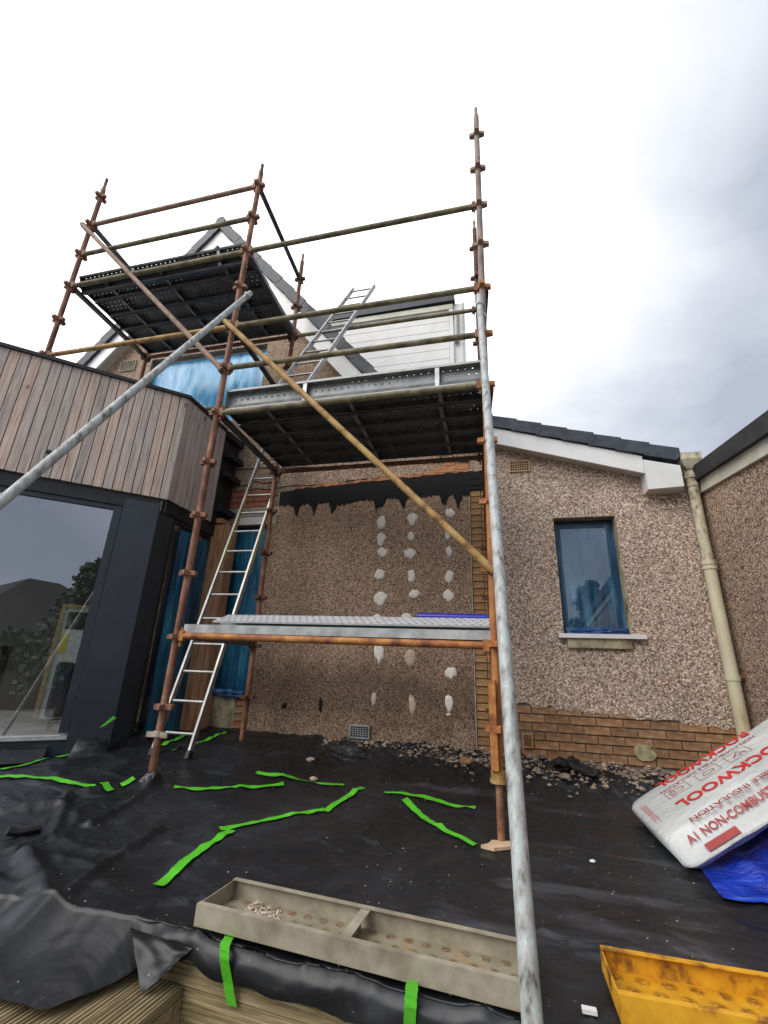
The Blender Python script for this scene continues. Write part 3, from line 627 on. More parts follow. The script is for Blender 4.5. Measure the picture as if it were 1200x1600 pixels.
hp.add([(PX-.05, PY-.06, t0), (PX+.05, PY-.06, t0), (PX+.05, PY+.06, t0), (PX-.05, PY+.06, t0), (PX-.095, PY-.10, t1), (PX+.095, PY-.10, t1), (PX+.095, PY+.07, t1), (PX-.095, PY+.07, t1), (PX-.095, PY-.10, 2.16), (PX+.095, PY-.10, 2.16), (PX+.095, PY+.07, 2.16), (PX-.095, PY+.07, 2.16)],
       [(0, 3, 2, 1), (0, 1, 5, 4), (1, 2, 6, 5), (2, 3, 7, 6), (3, 0, 4, 7), (4, 5, 9, 8), (5, 6, 10, 9), (6, 7, 11, 10), (7, 4, 8, 11), (8, 9, 10, 11)])
hp.build('hopper', 'peeling_paint', pipe)
MB().tube((PX, PY, 1.985), (PX, PY, 2.01), .05, 16).build('collar', 'peeling_paint', pipe, smooth=True)
MB().box(PX+.05, PX+.10, PY-.02, PY+.02, .02, .06).build('bracket', 'rust_dark', pipe)
# ------------------------------------------------------------------ neighbouring wall
NX = 2.09
nb = thing('neighbour_building', 'brown pebble-dashed side wall with pale fascia and black roof edge right of the downpipe', 'building', (NX+2, 3, -.85))
MB().prism([(NX, 5.2, -1.66), (NX, -1.5, -1.66), (NX, -1.5, 1.10), (NX, 5.2, 1.86)], (3.6, 0, 0)).build('wall', 'dash_dark', nb)
def nline(y, a, b): return a+(b-a)*(4.9-y)/(4.9-3.6)
MB().prism([(NX-.03, 5.2, nline(5.2, 1.78, 1.625)), (NX-.03, -1.5, nline(-1.5, 1.78, 1.625)), (NX-.03, -1.5, nline(-1.5, 1.93, 1.775)), (NX-.03, 5.2, nline(5.2, 1.93, 1.775))], (.028, 0, 0)).build('fascia', 'fascia_old', nb)
MB().prism([(NX-.08, 5.2, nline(5.2, 1.9, 1.745)), (NX-.08, -1.5, nline(-1.5, 1.9, 1.745)), (NX-.08, -1.5, nline(-1.5, 2.05, 1.90)), (NX-.08, 5.2, nline(5.2, 2.05, 1.90))], (.048, 0, 0)).build('roof_edge', 'felt_black', nb)
MB().prism([(NX-.03, 5.2, nline(5.2, 1.96, 1.805)), (NX-.03, -1.5, nline(-1.5, 1.96, 1.805)), (NX-.03, -1.5, nline(-1.5, 2.045, 1.895)), (NX-.03, 5.2, nline(5.2, 2.045, 1.895))], (3.7, 0, .4)).build('roof', 'felt_black', nb)

# ================================================================== TIMBER-CLAD EXTENSION
EA = math.radians(42); ED = Vector((-math.cos(EA), -math.sin(EA), 0)); EN = Vector((math.sin(EA), -math.cos(EA), 0)); C0 = Vector((-3.25, 3.686, 0))
ext = thing('garden_room', 'larch-clad garden room extension with big dark-framed window beside the scaffold', 'extension', (-4.3, 3.6, -.85))
Z0, Z1 = 1.572, 2.785; BWD = .077
def fp(s, out, z): return C0+ED*s+EN*out+Vector((0, 0, z))
for k in range(42):
    s0 = .004+k*(BWD+.008); bw = BWD
    MB().prism([fp(s0, -.020, Z0+random.uniform(-.003, .003)), fp(s0+bw, -.020, Z0), fp(s0+bw, -.020, Z1), fp(s0, -.020, Z1)], EN*(.020+random.uniform(0, .003))).build('cladding_board', 'cladding', ext)
for k in range(9):
    y0 = 3.692+k*.084
    MB().box(-3.27, -3.25+random.uniform(0, .003), y0, y0+.0765, Z0+random.uniform(-.003, .003), Z1).build('cladding_board', 'cladding', ext)
pq = ray(78, 708); pq = pq*(C0.dot(EN)/pq.dot(EN)); MB().obox(pq+EN*.02, ED*.025, EN*.03, Vector((0, 0, .012))).build('sensor', 'black_frame', ext)
# backing membrane, roof and black capping
LX = fp(3.6, 0, 0)
poly = [(-3.275, 3.70), (-3.275, W-.005), (-8.6, W-.005), (-8.6, LX.y+.03), (LX.x+.02, LX.y+.03)]
curve_mesh('roof', [poly, [(-7.6, 3.0), (-4.1, 3.0), (-4.1, 4.6), (-7.6, 4.6)]], .085, lambda u, v, w_: (u, v, 2.70+w_), 'felt_black', ext)
MB().box(-7.6, -4.1, 3.0, 4.6, 2.74, 2.75).build('added_roof_light', 'window_glass', ext)  # skylight added over the roof opening to brighten the room inside
bk = MB(); bk.prism([fp(0, -.06, Z0+.01), fp(3.6, -.06, Z0+.01), fp(3.6, -.06, 2.69), fp(0, -.06, 2.69)], EN*.035)
bk.box(-3.31, -3.275, 3.72, W-.01, Z0+.01, 2.69); bk.build('membrane', 'membrane', ext)
cap = MB().prism([fp(-.01, -.08, 2.788), fp(3.6, -.08, 2.788), fp(3.6, .028, 2.788), fp(-.02, .028, 2.788)], (0, 0, .036)); cap.box(-3.33, -3.222, 3.675, 4.44, 2.790, 2.822); cap.build('capping', 'black_frame', ext)
MB().box(-3.30, -3.20, 4.45, W-.008, 2.72, 2.80).build('capping', 'membrane', ext)
# battens and joist ends in the unfinished gap by the wall
for z_ in (2.45, 2.18, 1.72): MB().box(-3.30, -3.16, 4.48, W-.03, z_, z_+.07).build('joist_end', 'membrane', ext)
MB().box(-3.273, -3.262, 4.45, W-.03, Z0, 2.70).build('membrane', 'membrane', ext)
MB().box(-3.3, -3.18, 4.56, W-.02, 1.60, 1.655).build('packing_timber', 'softwood', ext)
MB().box(-3.16, -3.11, W-.07, W-.015, 1.60, 1.68).build('packing_timber', 'brick_orange', ext)
# head frame, window, column
H = MB(); H.prism([fp(.0, -.16, 1.435), fp(3.6, -.16, 1.435), fp(3.6, -.035, 1.435), fp(.0, -.035, 1.435)], (0, 0, .13)); H.box(-3.40, -3.285, 3.66, 4.60, 1.44, 1.565); H.build('head_frame', 'black_frame', ext)
K = Vector((-3.30, 3.655, 0)); cp = [K, Vector((-3.30, 3.88, 0)), Vector((-3.44, 3.88, 0)), K+ED*.32-EN*.13, K+ED*.32]
MB().prism([p_+Vector((0, 0, -.85)) for p_ in cp], (0, 0, 2.36)).build('corner_column', 'anthracite', ext)
S0 = .385
win = MB().prism([fp(S0, -.11, -.62), fp(S0+.07, -.11, -.62), fp(S0+.07, -.05, -.62), fp(S0, -.05, -.62)], (0, 0, 2.052))
win.prism([fp(S0+.07, -.11, 1.39), fp(3.6, -.11, 1.39), fp(3.6, -.055, 1.39), fp(S0+.07, -.055, 1.39)], (0, 0, .043)); win = win.build('window', 'anthracite', ext)
MB().add([fp(S0+.02, -.085, -.64), fp(3.6, -.085, -.64), fp(3.6, -.085, 1.42), fp(S0+.02, -.085, 1.42)], [(0, 1, 2, 3)]).build('pane', 'window_glass', win)
MB().prism([fp(S0+.0, -.12, -.668), fp(3.6, -.12, -.668), fp(3.6, -.03, -.668), fp(S0+.0, -.03, -.668)], (0, 0, .03)).build('sill', 'galv_bright', win)
MB().prism([fp(.3, -.14, -1.0), fp(3.6, -.14, -1.0), fp(3.6, -.045, -1.0), fp(.3, -.045, -1.0)], (0, 0, .33)).build('plinth', 'anthracite', ext)
# return glazing under film, softwood post
rg = MB().box(-3.36, -3.305, 3.882, 3.93, -.72, 1.46).box(-3.36, -3.305, 4.52, 4.575, -.72, 1.46).box(-3.36, -3.305, 3.93, 4.52, 1.40, 1.46).box(-3.36, -3.305, 3.93, 4.52, -.72, -.66).build('side_window', 'black_frame', ext)
MB().box(-3.345, -3.338, 3.92, 4.53, -.68, 1.434).build('pane', 'window_glass', rg)
def sf(u, v):
    y_, z_ = 4.02+.53*u, -.70+2.05*v; e_ = min(1, min(u, 1-u)*8)
    return (-3.30+.03*e_*abs(noise.noise((y_*9, z_*1.3, 3)))+.012*e_*noise.noise((y_*25, z_*3, 5)), y_+.03*(1-v), z_)
MB().grid(sf, 30, 50).build('protective_film', 'film_lower', rg, smooth='all')
for k, (xa, xb, ya, yb) in enumerate(((-3.318, -3.235, 4.585, 4.80), (-3.233, -3.165, 4.60, 4.80), (-3.163, -3.10, 4.63, 4.80))): MB().box(xa, xb, ya, yb, -.82, 1.585).build('timber_post', 'softwood', ext)
# room behind the glass
fl = [(-3.36, 3.95), (-3.36, 4.8), (-8.6, 4.8), (-8.6, 1.4), (LX.x+.1, 1.4)]
MB().prism([(x_, y_, -.72) for x_, y_ in fl], (0, 0, .06)).build('floor', 'room_floor', ext)
rw = MB().box(-8.65, -8.55, 1.4, 4.8, 2.2, 2.7).box(-8.6, LX.x, 1.3, 1.4, 2.2, 2.7).box(-8.6, -3.36, 4.76, 4.80, -.66, 2.7); rw.build('room_wall', 'room_wall', ext)  # left and front walls cut to top strips so more daylight gets in
def inner(px, py, off):
    n = EN; d = ray(px, py); q = C0-EN*off; return d*(q.dot(n)/d.dot(n))
# things inside the room
OFF = .5
a, b_ = inner(104, 950, OFF), inner(76, 1090, OFF); ux = (-ED); top = a.z; 
pb = thing('pinboard', 'wood-framed pinboard with drawings and notes inside the garden room', 'pinboard', (a.x, a.y, -.66))
def pbx(u0, u1, z0, z1, o0, o1): 
    q = Vector((a.x, a.y, 0)); return MB().prism([q+ux*u0+EN*o0+Vector((0, 0, z0)), q+ux*u1+EN*o0+Vector((0, 0, z0)), q+ux*u1+EN*o0+Vector((0, 0, z1)), q+ux*u0+EN*o0+Vector((0, 0, z1))], EN*(o1-o0))
zb = -.55
pbx(0, .8, zb, top, 0, .02).build('board', 'paper', pb)
fr = pbx(-.035, 0, zb, top, 0, .035); fr2 = pbx(-.035, .8, top, top+.035, 0, .035); fr.add(fr2.v, fr2.f); fr.build('frame', 'wood_frame', pb)
for (u0, u1, f0, f1, mt) in ((.03, .2, .03, .2, 'paper_dark'), (.02, .08, .24, .42, 'paper_yellow'), (.1, .22, .24, .42, 'white_bit'), (.24, .36, .05, .2, 'paper'), (.26, .42, .30, .36, 'paper_lime'), (.27, .42, .46, .54, 'paper_lime'), (.27, .42, .56, .64, 'paper_lime'), (.25, .45, .22, .29, 'white_bit'), (.06, .14, .5, .58, 'wood_frame')):
    hh = top-zb; pbx(u0, u1, top-f1*hh, top-f0*hh, .0205, .023).build('note', mt, pb)
am = inner(105, 1085, .75); ac = thing('armchair', 'dark blue leather armchair just inside the big window', 'armchair', (am.x, am.y, -.66), (0, 0, EA))
def rbox(x0, x1, y0, y1, z0, z1, r=.04):
    bm = bmesh.new(); bmesh.ops.create_cube(bm, size=1)
    for v in bm.verts: v.co = Vector((x0+(v.co.x+.5)*(x1-x0), y0+(v.co.y+.5)*(y1-y0), z0+(v.co.z+.5)*(z1-z0)))
    bmesh.ops.bevel(bm, geom=bm.edges[:], offset=r, segments=3, affect='EDGES', profile=.6)
    q = MB(); bm.verts.index_update(); q.v = [v.co.copy() for v in bm.verts]; q.f = [tuple(v.index for v in f.verts) for f in bm.faces]; bm.free(); return q
rbox(-.05, .55, -.25, .35, .12, .42).build('seat', 'leather_blue', ac, True, True); rbox(-.12, .04, -.3, .4, .12, .6).build('armrest', 'leather_blue', ac, True, True); rbox(0, .6, .22, .42, .3, .85).build('backrest', 'leather_blue', ac, True, True)
for sx in (-.08, .5):
    for sy in (-.22, .3): MB().box(sx, sx+.04, sy, sy+.04, 0, .13).build('leg', 'wood_dark', ac, local=True)
cm = inner(5, 1090, .9); tb = thing('dining_table', 'dark wooden table behind the big window', 'table', (cm.x-.5, cm.y-.3, -.66), (0, 0, EA))
MB().box(-.8, .45, -.4, .4, .68, .73).build('tabletop', 'wood_dark', tb, local=True)
for sx in (-.75, .38):
    for sy in (-.36, .3): MB().box(sx, sx+.06, sy, sy+.06, 0, .68).build('leg', 'wood_dark', tb, local=True)
# flap of black sheet taped to the column foot

# ================================================================== SCAFFOLD
LV = lambda i: 5.118-.495*i
YF, YB = 3.098, 4.40
XL, XR, XLL, XLB, XRB, XLLB = -2.39, .05, -4.71, -2.45, -.03, -4.76
TR = .0275
def XF(z): return -.014+.059*(z+.55)/6.08               # the front right standard leans a little
sc = thing('scaffold', 'rusty tube scaffold of two bays with brown, orange and yellow tubes against the house', 'scaffold', (XL, YF, -.85))
cupm = {}
def cup_mesh(mat):
    if mat in cupm: return cupm[mat]
    q = MB()
    for a in range(4):
        c_, s_ = math.cos(a*math.pi/2), math.sin(a*math.pi/2); d = Vector((c_, s_, 0)); n = Vector((-s_, c_, 0))
        p = []
        for r_, hw, h0, h1 in ((.022, .026, -.02, .02), (.075, .018, -.019, .015)):
            p += [d*r_-n*hw+Vector((0, 0, h0)), d*r_+n*hw+Vector((0, 0, h0)), d*r_+n*hw+Vector((0, 0, h1)), d*r_-n*hw+Vector((0, 0, h1))]
        q.add(p, [(0, 3, 2, 1), (4, 5, 6, 7), (0, 1, 5, 4), (1, 2, 6, 5), (2, 3, 7, 6), (3, 0, 4, 7)])
    q.tube((0, 0, -.016), (0, 0, .016), .034, 12)
    me = bpy.data.meshes.new('v_cup'); me.from_pydata([tuple(v) for v in q.v], [], q.f); me.materials.append(MATS[mat]); cupm[mat] = me
    return me
def standard(x, y, z0, z1, ztop, cups, mat, cmat, spig='tan_weathered', xf=None):
    xf = xf or (lambda z: x)
    o = MB().tube((xf(z0), y, z0), (xf(z1), y, z1), TR, 16).build('standard', mat, sc, smooth=True)
    MB().tube((xf(z1), y, z1-.02), (xf(ztop), y, ztop), .0185, 12).build('spigot', spig, o, smooth=True)
    for i in cups:
        c_ = bpy.data.objects.new('v_cup', cup_mesh(cmat if LV(i) < 3.3 or mat != 'standard_painted' else 'brown_tube')); link(c_, o); c_.location = Vector((xf(LV(i)), y, LV(i)))-BASE[o.name]
    return o
sLF = standard(XL, YF, g0(XL, YF)-.01, 5.34, 5.47, range(0, 12), 'rust_brown', 'rust_brown', 'rust_brown')
sRF = standard(XR, YF, -.56, 5.40, 5.53, range(0, 12), 'standard_painted', 'rust_orange', xf=XF)
sLL = standard(XLL, YF, 2.785, 5.76, 5.95, range(-1, 5), 'rust_brown', 'rust_brown', 'rust_brown')
sLB = standard(XLB, YB, g0(XLB, YB), 5.44, 5.58, range(0, 12), 'rust_brown', 'rust_dark', 'brown_tube')
sRB = standard(XRB, YB, g0(XRB, YB), 5.45, 5.59, range(0, 12), 'rust_dark', 'rust_dark')
sLLB = standard(XLLB, YB, 2.785, 4.9, 5.0, range(1, 5), 'rust_brown', 'rust_dark')
# screw jack under the front right standard, jack collar, and clamp on the left leg
XJ = XF(-.7)
jk = MB().tube((XJ, YF, g0(XJ, YF)+.008), (XJ, YF, -.5), .019, 14)
for k in range(40): jk.tube((XJ, YF, -.93+k*.0095), (XJ, YF, -.926+k*.0095), .0225, 12)
jk.build('base_jack', 'rust_thread', sc, smooth=True)
MB().tube((XJ, YF, -.60), (XJ, YF, -.555), .045, 16).tube((XJ, YF, -.62), (XJ, YF, -.60), .052, 16).build('jack_collar', 'ochre_tube', sc, smooth=True)
MB().obox((XJ-.02, YF-.045, -.3), (.022, 0, 0), (0, .018, 0), (0, 0, .25)).build('stabiliser_bracket', 'rust_orange', sc)
MB().tube((XL, YF, -.525), (XL, YF, -.49), .042, 16).box(XL-.085, XL+.085, YF-.03, YF-.012, -.53, -.495).build('toe_clamp', 'tan_weathered', sc, smooth=True)
def member(name, p, q, mat, cmat=None, r=TR*.94):
    p, q = Vector(p), Vector(q); d = (q-p).normalized()
    o = MB().tube(p+d*.055, q-d*.055, r, 14).build(name, mat, sc, smooth=True)
    up = Vector((0, 0, 1)); sd = d.cross(up).normalized()
    for e_, sg in ((p, 1), (q, -1)):
        c_ = MB().obox(e_+d*.052*sg, d*.018, sd*.026, up*.038).obox(e_+d*.042*sg-up*.01, d*.006, sd*.013, up*.07)
        c_.build('wedge_clamp', cmat or mat, o)
    return o
for i, m_ in ((0, 'brown_tube'), (1, 'olive_tube'), (2, 'olive_tube'), (4, 'ochre_tube')): member('ledger', (XLL, YF, LV(i)), (XL, YF, LV(i)), m_, 'rust_brown')
for i, m_ in ((2, 'olive_tube'), (4, 'olive_tube'), (5, 'olive_tube'), (6, 'olive_tube')): member('ledger', (XL, YF, LV(i)), (XF(LV(i)), YF, LV(i)), m_, 'rust_brown')
member('ledger', (XL, YF, LV(10)+.01), (XF(LV(10)), YF, LV(10)-.01), 'rust_orange', 'rust_orange')
member('ledger', (XLB, YB, LV(2)), (XRB, YB, LV(2)), 'olive_tube', 'rust_dark')
member('ledger', (XLB, YB, LV(6)), (XRB, YB, LV(6)), 'rust_dark', 'rust_dark')
member('ledger', (XLB, YB, LV(10)), (XRB, YB, LV(10)), 'rust_dark', 'rust_dark') if False else None
member('ledger', (XLLB, YB, LV(4)), (XLB, YB, LV(4)), 'olive_tube', 'rust_dark')
member('ledger', (XLLB, YB, LV(2)), (XLB, YB, LV(2)), 'rust_dark', 'rust_dark')
def transom(xf, xb, z, mat='galv_dark', flat=True):
    p, q = Vector((xf, YF+.05, z)), Vector((xb, YB-.05, z)); d = (q-p).normalized(); sd = Vector((d.y, -d.x, 0))
    o = MB().obox((p+q)/2+Vector((0, 0, .02)), (q-p)/2, sd*.004, Vector((0, 0, .028))).obox((p+q)/2-Vector((0, 0, .006)), (q-p)/2, sd*.028, Vector((0, 0, .004))).build('transom', mat, sc)
    for e_, sg in ((p, 1), (q, -1)): MB().obox(e_+d*.0*sg, d*.016, sd*.024, Vector((0, 0, .045))).build('wedge_clamp', 'rust_dark', o)
for xf, xb, lv in ((XLL, XLLB, (0, 2)), (XL, XLB, (0, 2, 4, 6, 10)), (XR, XRB, (4, 6, 10))):
    for i in lv: transom(xf, xb, LV(i))
def rod(name, p, q, r, mat, n=16): return MB().tube(p, q, r, n).build(name, mat, sc, smooth=True)
# diagonal braces
def brace(p, q, mat):
    p, q = Vector(p), Vector(q); d = (q-p).normalized(); o = rod('brace', p, q, TR*.95, mat)
    for e_ in (p+d*.03, q-d*.03): MB().obox(e_+Vector((0, .03, 0)), (.02, 0, 0), (0, .04, 0), (0, 0, .03)).build('brace_clamp', 'rust_dark', o)
brace(onY(128, 350, YF-.05), onY(347, 578, YF-.05), 'brown_tube')
brace(onY(352, 502, YF-.055), onY(772, 893, YF-.055), 'ochre_tube')
# rakers
RT, RB = onY(748.5, 462, 3.035), onY(832, 1600, 1.4)
k = (-1.655-RT.z)/(RB.z-RT.z); rkR = rod('raker', RT, RT+(RB-RT)*k, .0245, 'galv_dirty', 24)
LT, LB_ = onY(391, 458, 3.035), onY(3, 783, 1.46)
k = (-1.655-LT.z)/(LB_.z-LT.z); rkL = rod('raker', LT, LT+(LB_-LT)*k, .0245, 'galv_dirty', 24)
def coupler(par, a, b_):
    d = Vector((0, 0, 1)); q = MB().tube(a-d*.022, a+d*.022, .033, 14)
    q.tube(b_-(RB-RT).normalized()*.022, b_+(RB-RT).normalized()*.022, .033, 14).bar(a, b_, Vector((0, 0, .012)), (b_-a).cross(Vector((0, 0, 1))).normalized()*.016); q.build('coupler', 'galv', par, smooth=True)
t_ = (RT.z-2.82)/(RT.z-RB.z); coupler(rkR, Vector((XF(2.82), YF, 2.82)), RT+(RB-RT)*t_)
t_ = .028; coupler(rkL, Vector((XL, YF, (LT+(LB_-LT)*t_).z)), LT+(LB_-LT)*t_)

# ------------------------------------------------------------------ steel planks
def plank(label, loc, rot, L_=2.36, wd=.228, dp=.062, web='plank_web_dark', body='galv_dark', stiff='galv_mid', group=None, nst=3, seed=0, twist=None):
    o = thing('steel_plank', label, 'plank', loc, rot, group); h = wd/2
    MB().box(-L_/2, L_/2, -h, h, -.003, 0).build('deck', web, o, local=True)
    for s_ in (-1, 1):
        MB().box(-L_/2, L_/2, min(s_*h, s_*(h-.003)), max(s_*h, s_*(h-.003)), -dp, -.003).box(-L_/2, L_/2, min(s_*(h-.003), s_*(h-.022)), max(s_*(h-.003), s_*(h-.022)), -dp, -dp+.003).build('flange', body, o, local=True)
        MB().box(min(s_*L_/2, s_*(L_/2-.004)), max(s_*L_/2, s_*(L_/2-.004)), -h+.0035, h-.0035, -dp+.004, -.0035).build('end_plate', body, o, local=True)
    for k in range(nst):
        x_ = -L_/2+L_*(k+.5+(.0 if nst > 1 else 0))/nst if nst != 2 else (-L_/6, L_/3)[k]
        MB().box(x_-.018, x_+.018, -h+.024, h-.024, -dp+.0035, -dp+.0065).box(x_-.018, x_-.015, -h+.024, h-.024, -dp+.0065, -.0035).build('stiffener', stiff, o, local=True)
    return o
PW = (YB-YF-.06)/5
def platform(xl, xr, z, lab, grp):
    for k in range(5):
        yc = YF+.075+PW*(k+.5)-.02
        plank(lab+(' along the front ledger', ' second from the front ledger', ' in the middle of five', ' second from the house wall', ' nearest the house wall')[k], ((xl+xr)/2-.02*k/5+random.uniform(-.006, .006), yc, z+random.uniform(-.003, .003)), (random.uniform(-.008, .008), 0, -.0), xr-xl-.05, PW-.012, group=grp)
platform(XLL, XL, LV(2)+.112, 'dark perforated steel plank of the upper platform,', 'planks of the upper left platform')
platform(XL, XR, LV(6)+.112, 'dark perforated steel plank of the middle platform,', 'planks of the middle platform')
plank('bright galvanised toe board plank on edge along the middle platform', ((XL+XR)/2, YF+.10, LV(6)+.045+.114), (math.radians(-90), 0, 0), XR-XL-.06, web='plank_web', body='galv', stiff='galv_bright', nst=2)
plank('tilted steel toe board plank along the upper left platform edge', ((XLL+XL)/2, YF+.135, LV(2)+.125), (math.radians(-62), 0, 0), XL-XLL-.06, .2, web='plank_web', body='galv_dark', stiff='galv_bright', nst=2)
# low working level
zq = LV(10)+.028+.062
plank('grey steel plank lying along the low orange ledger', ((XL+XR)/2+.0, YF+.10, zq), (0, .004, 0), 2.32, web='plank_web', body='galv')
plank('steel plank at the back of the low working level', ((XL+XR)/2, YF+.345, zq), (0, .004, 0), 2.32, web='plank_web', body='galv')
plank('upper steel plank stacked at the back of the low working level', ((XL+XR)/2+.06, YF+.385, zq+.066), (0, .004, 0), 2.2, web='plank_web', body='galv')
plank('white perforated steel plank tilted on top of the low working level', ((XL+XR)/2+.115, YF+.155, zq+.040+.03), (math.radians(19), .004, 0), 2.16, .215, .014, web='plank_web_bright', body='galv_bright')
zr = zq+.066+.042
MB().tube((-.56, YF+.31, zr+.005), (-.045, YF+.30, zr-.002), .029, 18).build('blue_roll', 'blue_roll', smooth=True, own=True, label='rolled blue plastic tube lying on the low scaffold planks', cat='roll')
# ------------------------------------------------------------------ ladders
def ladder(label, foot, top, across, n, mat='alu', hw=.17, marks=None, st=(.010, .027)):
    foot, top, across = Vector(foot), Vector(top), Vector(across).normalized(); o = thing('ladder', label, 'ladder', tuple(foot))
    d = (top-foot).normalized(); nn = d.cross(across).normalized()
    for s_ in (-1, 1):
        q = MB().bar(foot+across*hw*s_, top+across*hw*s_, across*st[0], nn*st[1]).build('stile', mat, o)
        MB().bar(foot+across*hw*s_-d*.03, foot+across*hw*s_+d*.03, across*(st[0]+.006), nn*(st[1]+.006)).build('rubber_foot', 'cable_black', q)
        if marks:
            for t0, t1, sel in marks:
                if sel in (0, s_): MB().bar(foot+across*hw*s_+d*t0, foot+across*hw*s_+d*t1, across*(st[0]+.001), nn*(st[1]*.75)).build('yellow_tape', 'yellow_mark', q)
    L_ = (top-foot).length
    for k in range(n):
        p = foot+d*(L_*(k+.6)/n); MB().tube(p-across*hw, p+across*hw, .0125, 10).build('rung', mat, o, smooth=True)
    return o
fa, fb = onZ(237, 1187, -.80), onZ(293, 1192, -.80); f_ = (fa+fb)/2; f_.z = g0(f_.x, f_.y)+.03
ta, tb_ = onY(410, 700, 4.62), onY(441, 733, 4.62)
tt = (onY(408, 707, 4.62)+onY(441, 733, 4.62))/2; dirn = (tt-f_).normalized(); tt = f_+dirn*((W-.03-f_.y)/dirn.y)
ladder('aluminium ladder with yellow-taped stiles standing on the black sheet under the platform', f_, tt, (fb-fa).to_3d().normalized()*Vector((1, 1, 0)), 15, hw=.172, marks=((1.72, 2.25, 0), (2.25, 2.75, 0)))
ua, ub = onY(510, 510, 4.355), onY(548, 498, 4.355); um = (ua+ub)/2; tp = (onY(551, 455, 4.95)+onY(587, 443, 4.95))/2
du = (um-tp).normalized(); ft = um+du*((um.z-(LV(6)+.14))/(-du.z))
ladder('bare aluminium ladder standing on the middle platform and rising past the dormer', ft, tp, (1, .02, .02), 12, hw=.165)

# ================================================================== TIMBER EDGE AND STEP
def grooved(L_, wd, th, n=7, gd=.005):
    P = [(-wd/2, -th), (-wd/2, 0)]; p_ = wd/n
    for k in range(n):
        y = -wd/2+k*p_; P += [(y+p_*.3, 0), (y+p_*.42, -gd), (y+p_*.72, -gd), (y+p_*.84, 0)]
    P += [(wd/2, 0), (wd/2, -th)]
    return MB().prism([(-L_/2, y, z) for y, z in P], (L_, 0, 0))
edge = thing('timber_edge', 'grooved timber boards facing the raised terrace edge below the black sheet', 'retaining edge', (.4, 1.69, -1.66))
for k in range(6):
    o = grooved(4.4, .118, .026).build('board', 'decking', edge, local=True)
    o.rotation_euler = (math.radians(90), 0, math.atan(-.085)); o.location = Vector((.9, YE(.9)+.002, -1.064+.059-k*.1225))-BASE[edge.name]
TZ = -1.062
ga, gb_ = onZ(187, 1513, TZ), onZ(57, 1600, TZ); gd_ = (gb_-ga); gd_.z = 0; gd_.normalize()
stp = thing('timber_step', 'grooved timber step beside the terrace edge at the torn corner of the sheet', 'step', (-1.5, 1.3, -1.66))
ang = math.atan2(gd_.y, gd_.x); er = onZ(289, 1538, TZ); pr = Vector((-gd_.y, gd_.x, 0))
if pr.x > 0: pr = -pr
for k in range(8):
    o = grooved(1.3, .138, .03, 8).build('board', 'decking', stp, local=True)
    c_ = er+pr*(.0695+k*.1425)+gd_*(.66-.0*k); sgn = Vector((c_.x, c_.y, TZ)); o.rotation_euler = (0, 0, ang); o.location = sgn-BASE[stp.name]
MB().bar(er+gd_*.0+Vector((0, 0, -.33))+pr*.012, er+gd_*1.32+Vector((0, 0, -.33))+pr*.012, pr*.01, Vector((0, 0, .295))).build('side_board', 'decking', stp)

# ================================================================== BLACK SHEET
CREASE = []
def crease(pts, amp, wd): 
    CREASE.append(([onG(*p_).to_2d() for p_ in pts], amp*1.5, max(wd, .018)))
crease([(0, 1272), (50, 1264), (98, 1258), (106, 1245), (160, 1236), (230, 1219)], .022, .03)
crease([(107, 1400), (160, 1360), (210, 1325), (252, 1296)], .02, .022)
crease([(100, 1262), (85, 1300), (20, 1330)], .012, .03)
crease([(40, 1340), (60, 1380), (85, 1440)], .03, .05)
crease([(850, 1462), (920, 1484), (985, 1498), (1060, 1533)], .012, .014)
crease([(140, 1290), (200, 1262), (243, 1225)], .02, .03)
crease([(243, 1222), (300, 1246), (360, 1240)], .009, .028)
crease([(540, 1305), (590, 1322), (620, 1330)], .010, .016)
crease([(480, 1310), (530, 1330), (580, 1345)], .006, .012)
crease([(220, 1425), (310, 1410), (420, 1430)], .008, .02)
crease([(150, 1205), (250, 1185), (330, 1160)], .012, .02)
crease([(340, 1195), (420, 1210), (520, 1236)], .005, .014)
crease([(60, 1215), (160, 1200), (240, 1190)], .01, .016)
crease([(720, 1390), (800, 1400), (860, 1425)], .008, .04)
def segd(p, a, b):
    ab = b-a; t = max(0, min(1, (p-a).dot(ab)/max(1e-9, ab.length_squared))); return (p-(a+ab*t)).length
def wr_h(x, y):
    p = Vector((x, y)); h = 0
    for pts, amp, wd in CREASE:
        dm_ = min(segd(p, pts[i], pts[i+1]) for i in range(len(pts)-1))
        if dm_ < 3*wd: h += amp*math.exp(-(dm_/wd)**2)
    n1 = noise.noise((x*1.1, y*1.4, 1)); n2 = 1-abs(noise.noise((x*2.1+y*1.2, y*3.4-x*.8, 5)))*2.2; n3 = 1-abs(noise.noise((x*5+1.5*y, y*8-2*x, 9)))*2
    h += .012*n1+.015*max(0, n2)**3+.008*max(0, n3)**3
    k = sstep(3.5, 4.4, y)*sstep(-2.5, -1.3, x)
    h += k*(.02*max(0, 1-abs(noise.noise((x*8-y*3, y*5+x*4, 8)))*2.2)**2+.05*max(0, 1-abs(noise.noise((x*3.3, y*4.2+x*2, 3)))*2.4)**2+.02*abs(noise.noise((x*9, y*9, 4))))
    dl = (p-Vector((XL-.02, YF))).length; h += .05*math.exp(-(dl/.09)**2)
    h += .03*sstep(4.55, 4.8, y)
    return h
def G(x, y): return g0(x, y)+wr_h(x, y)
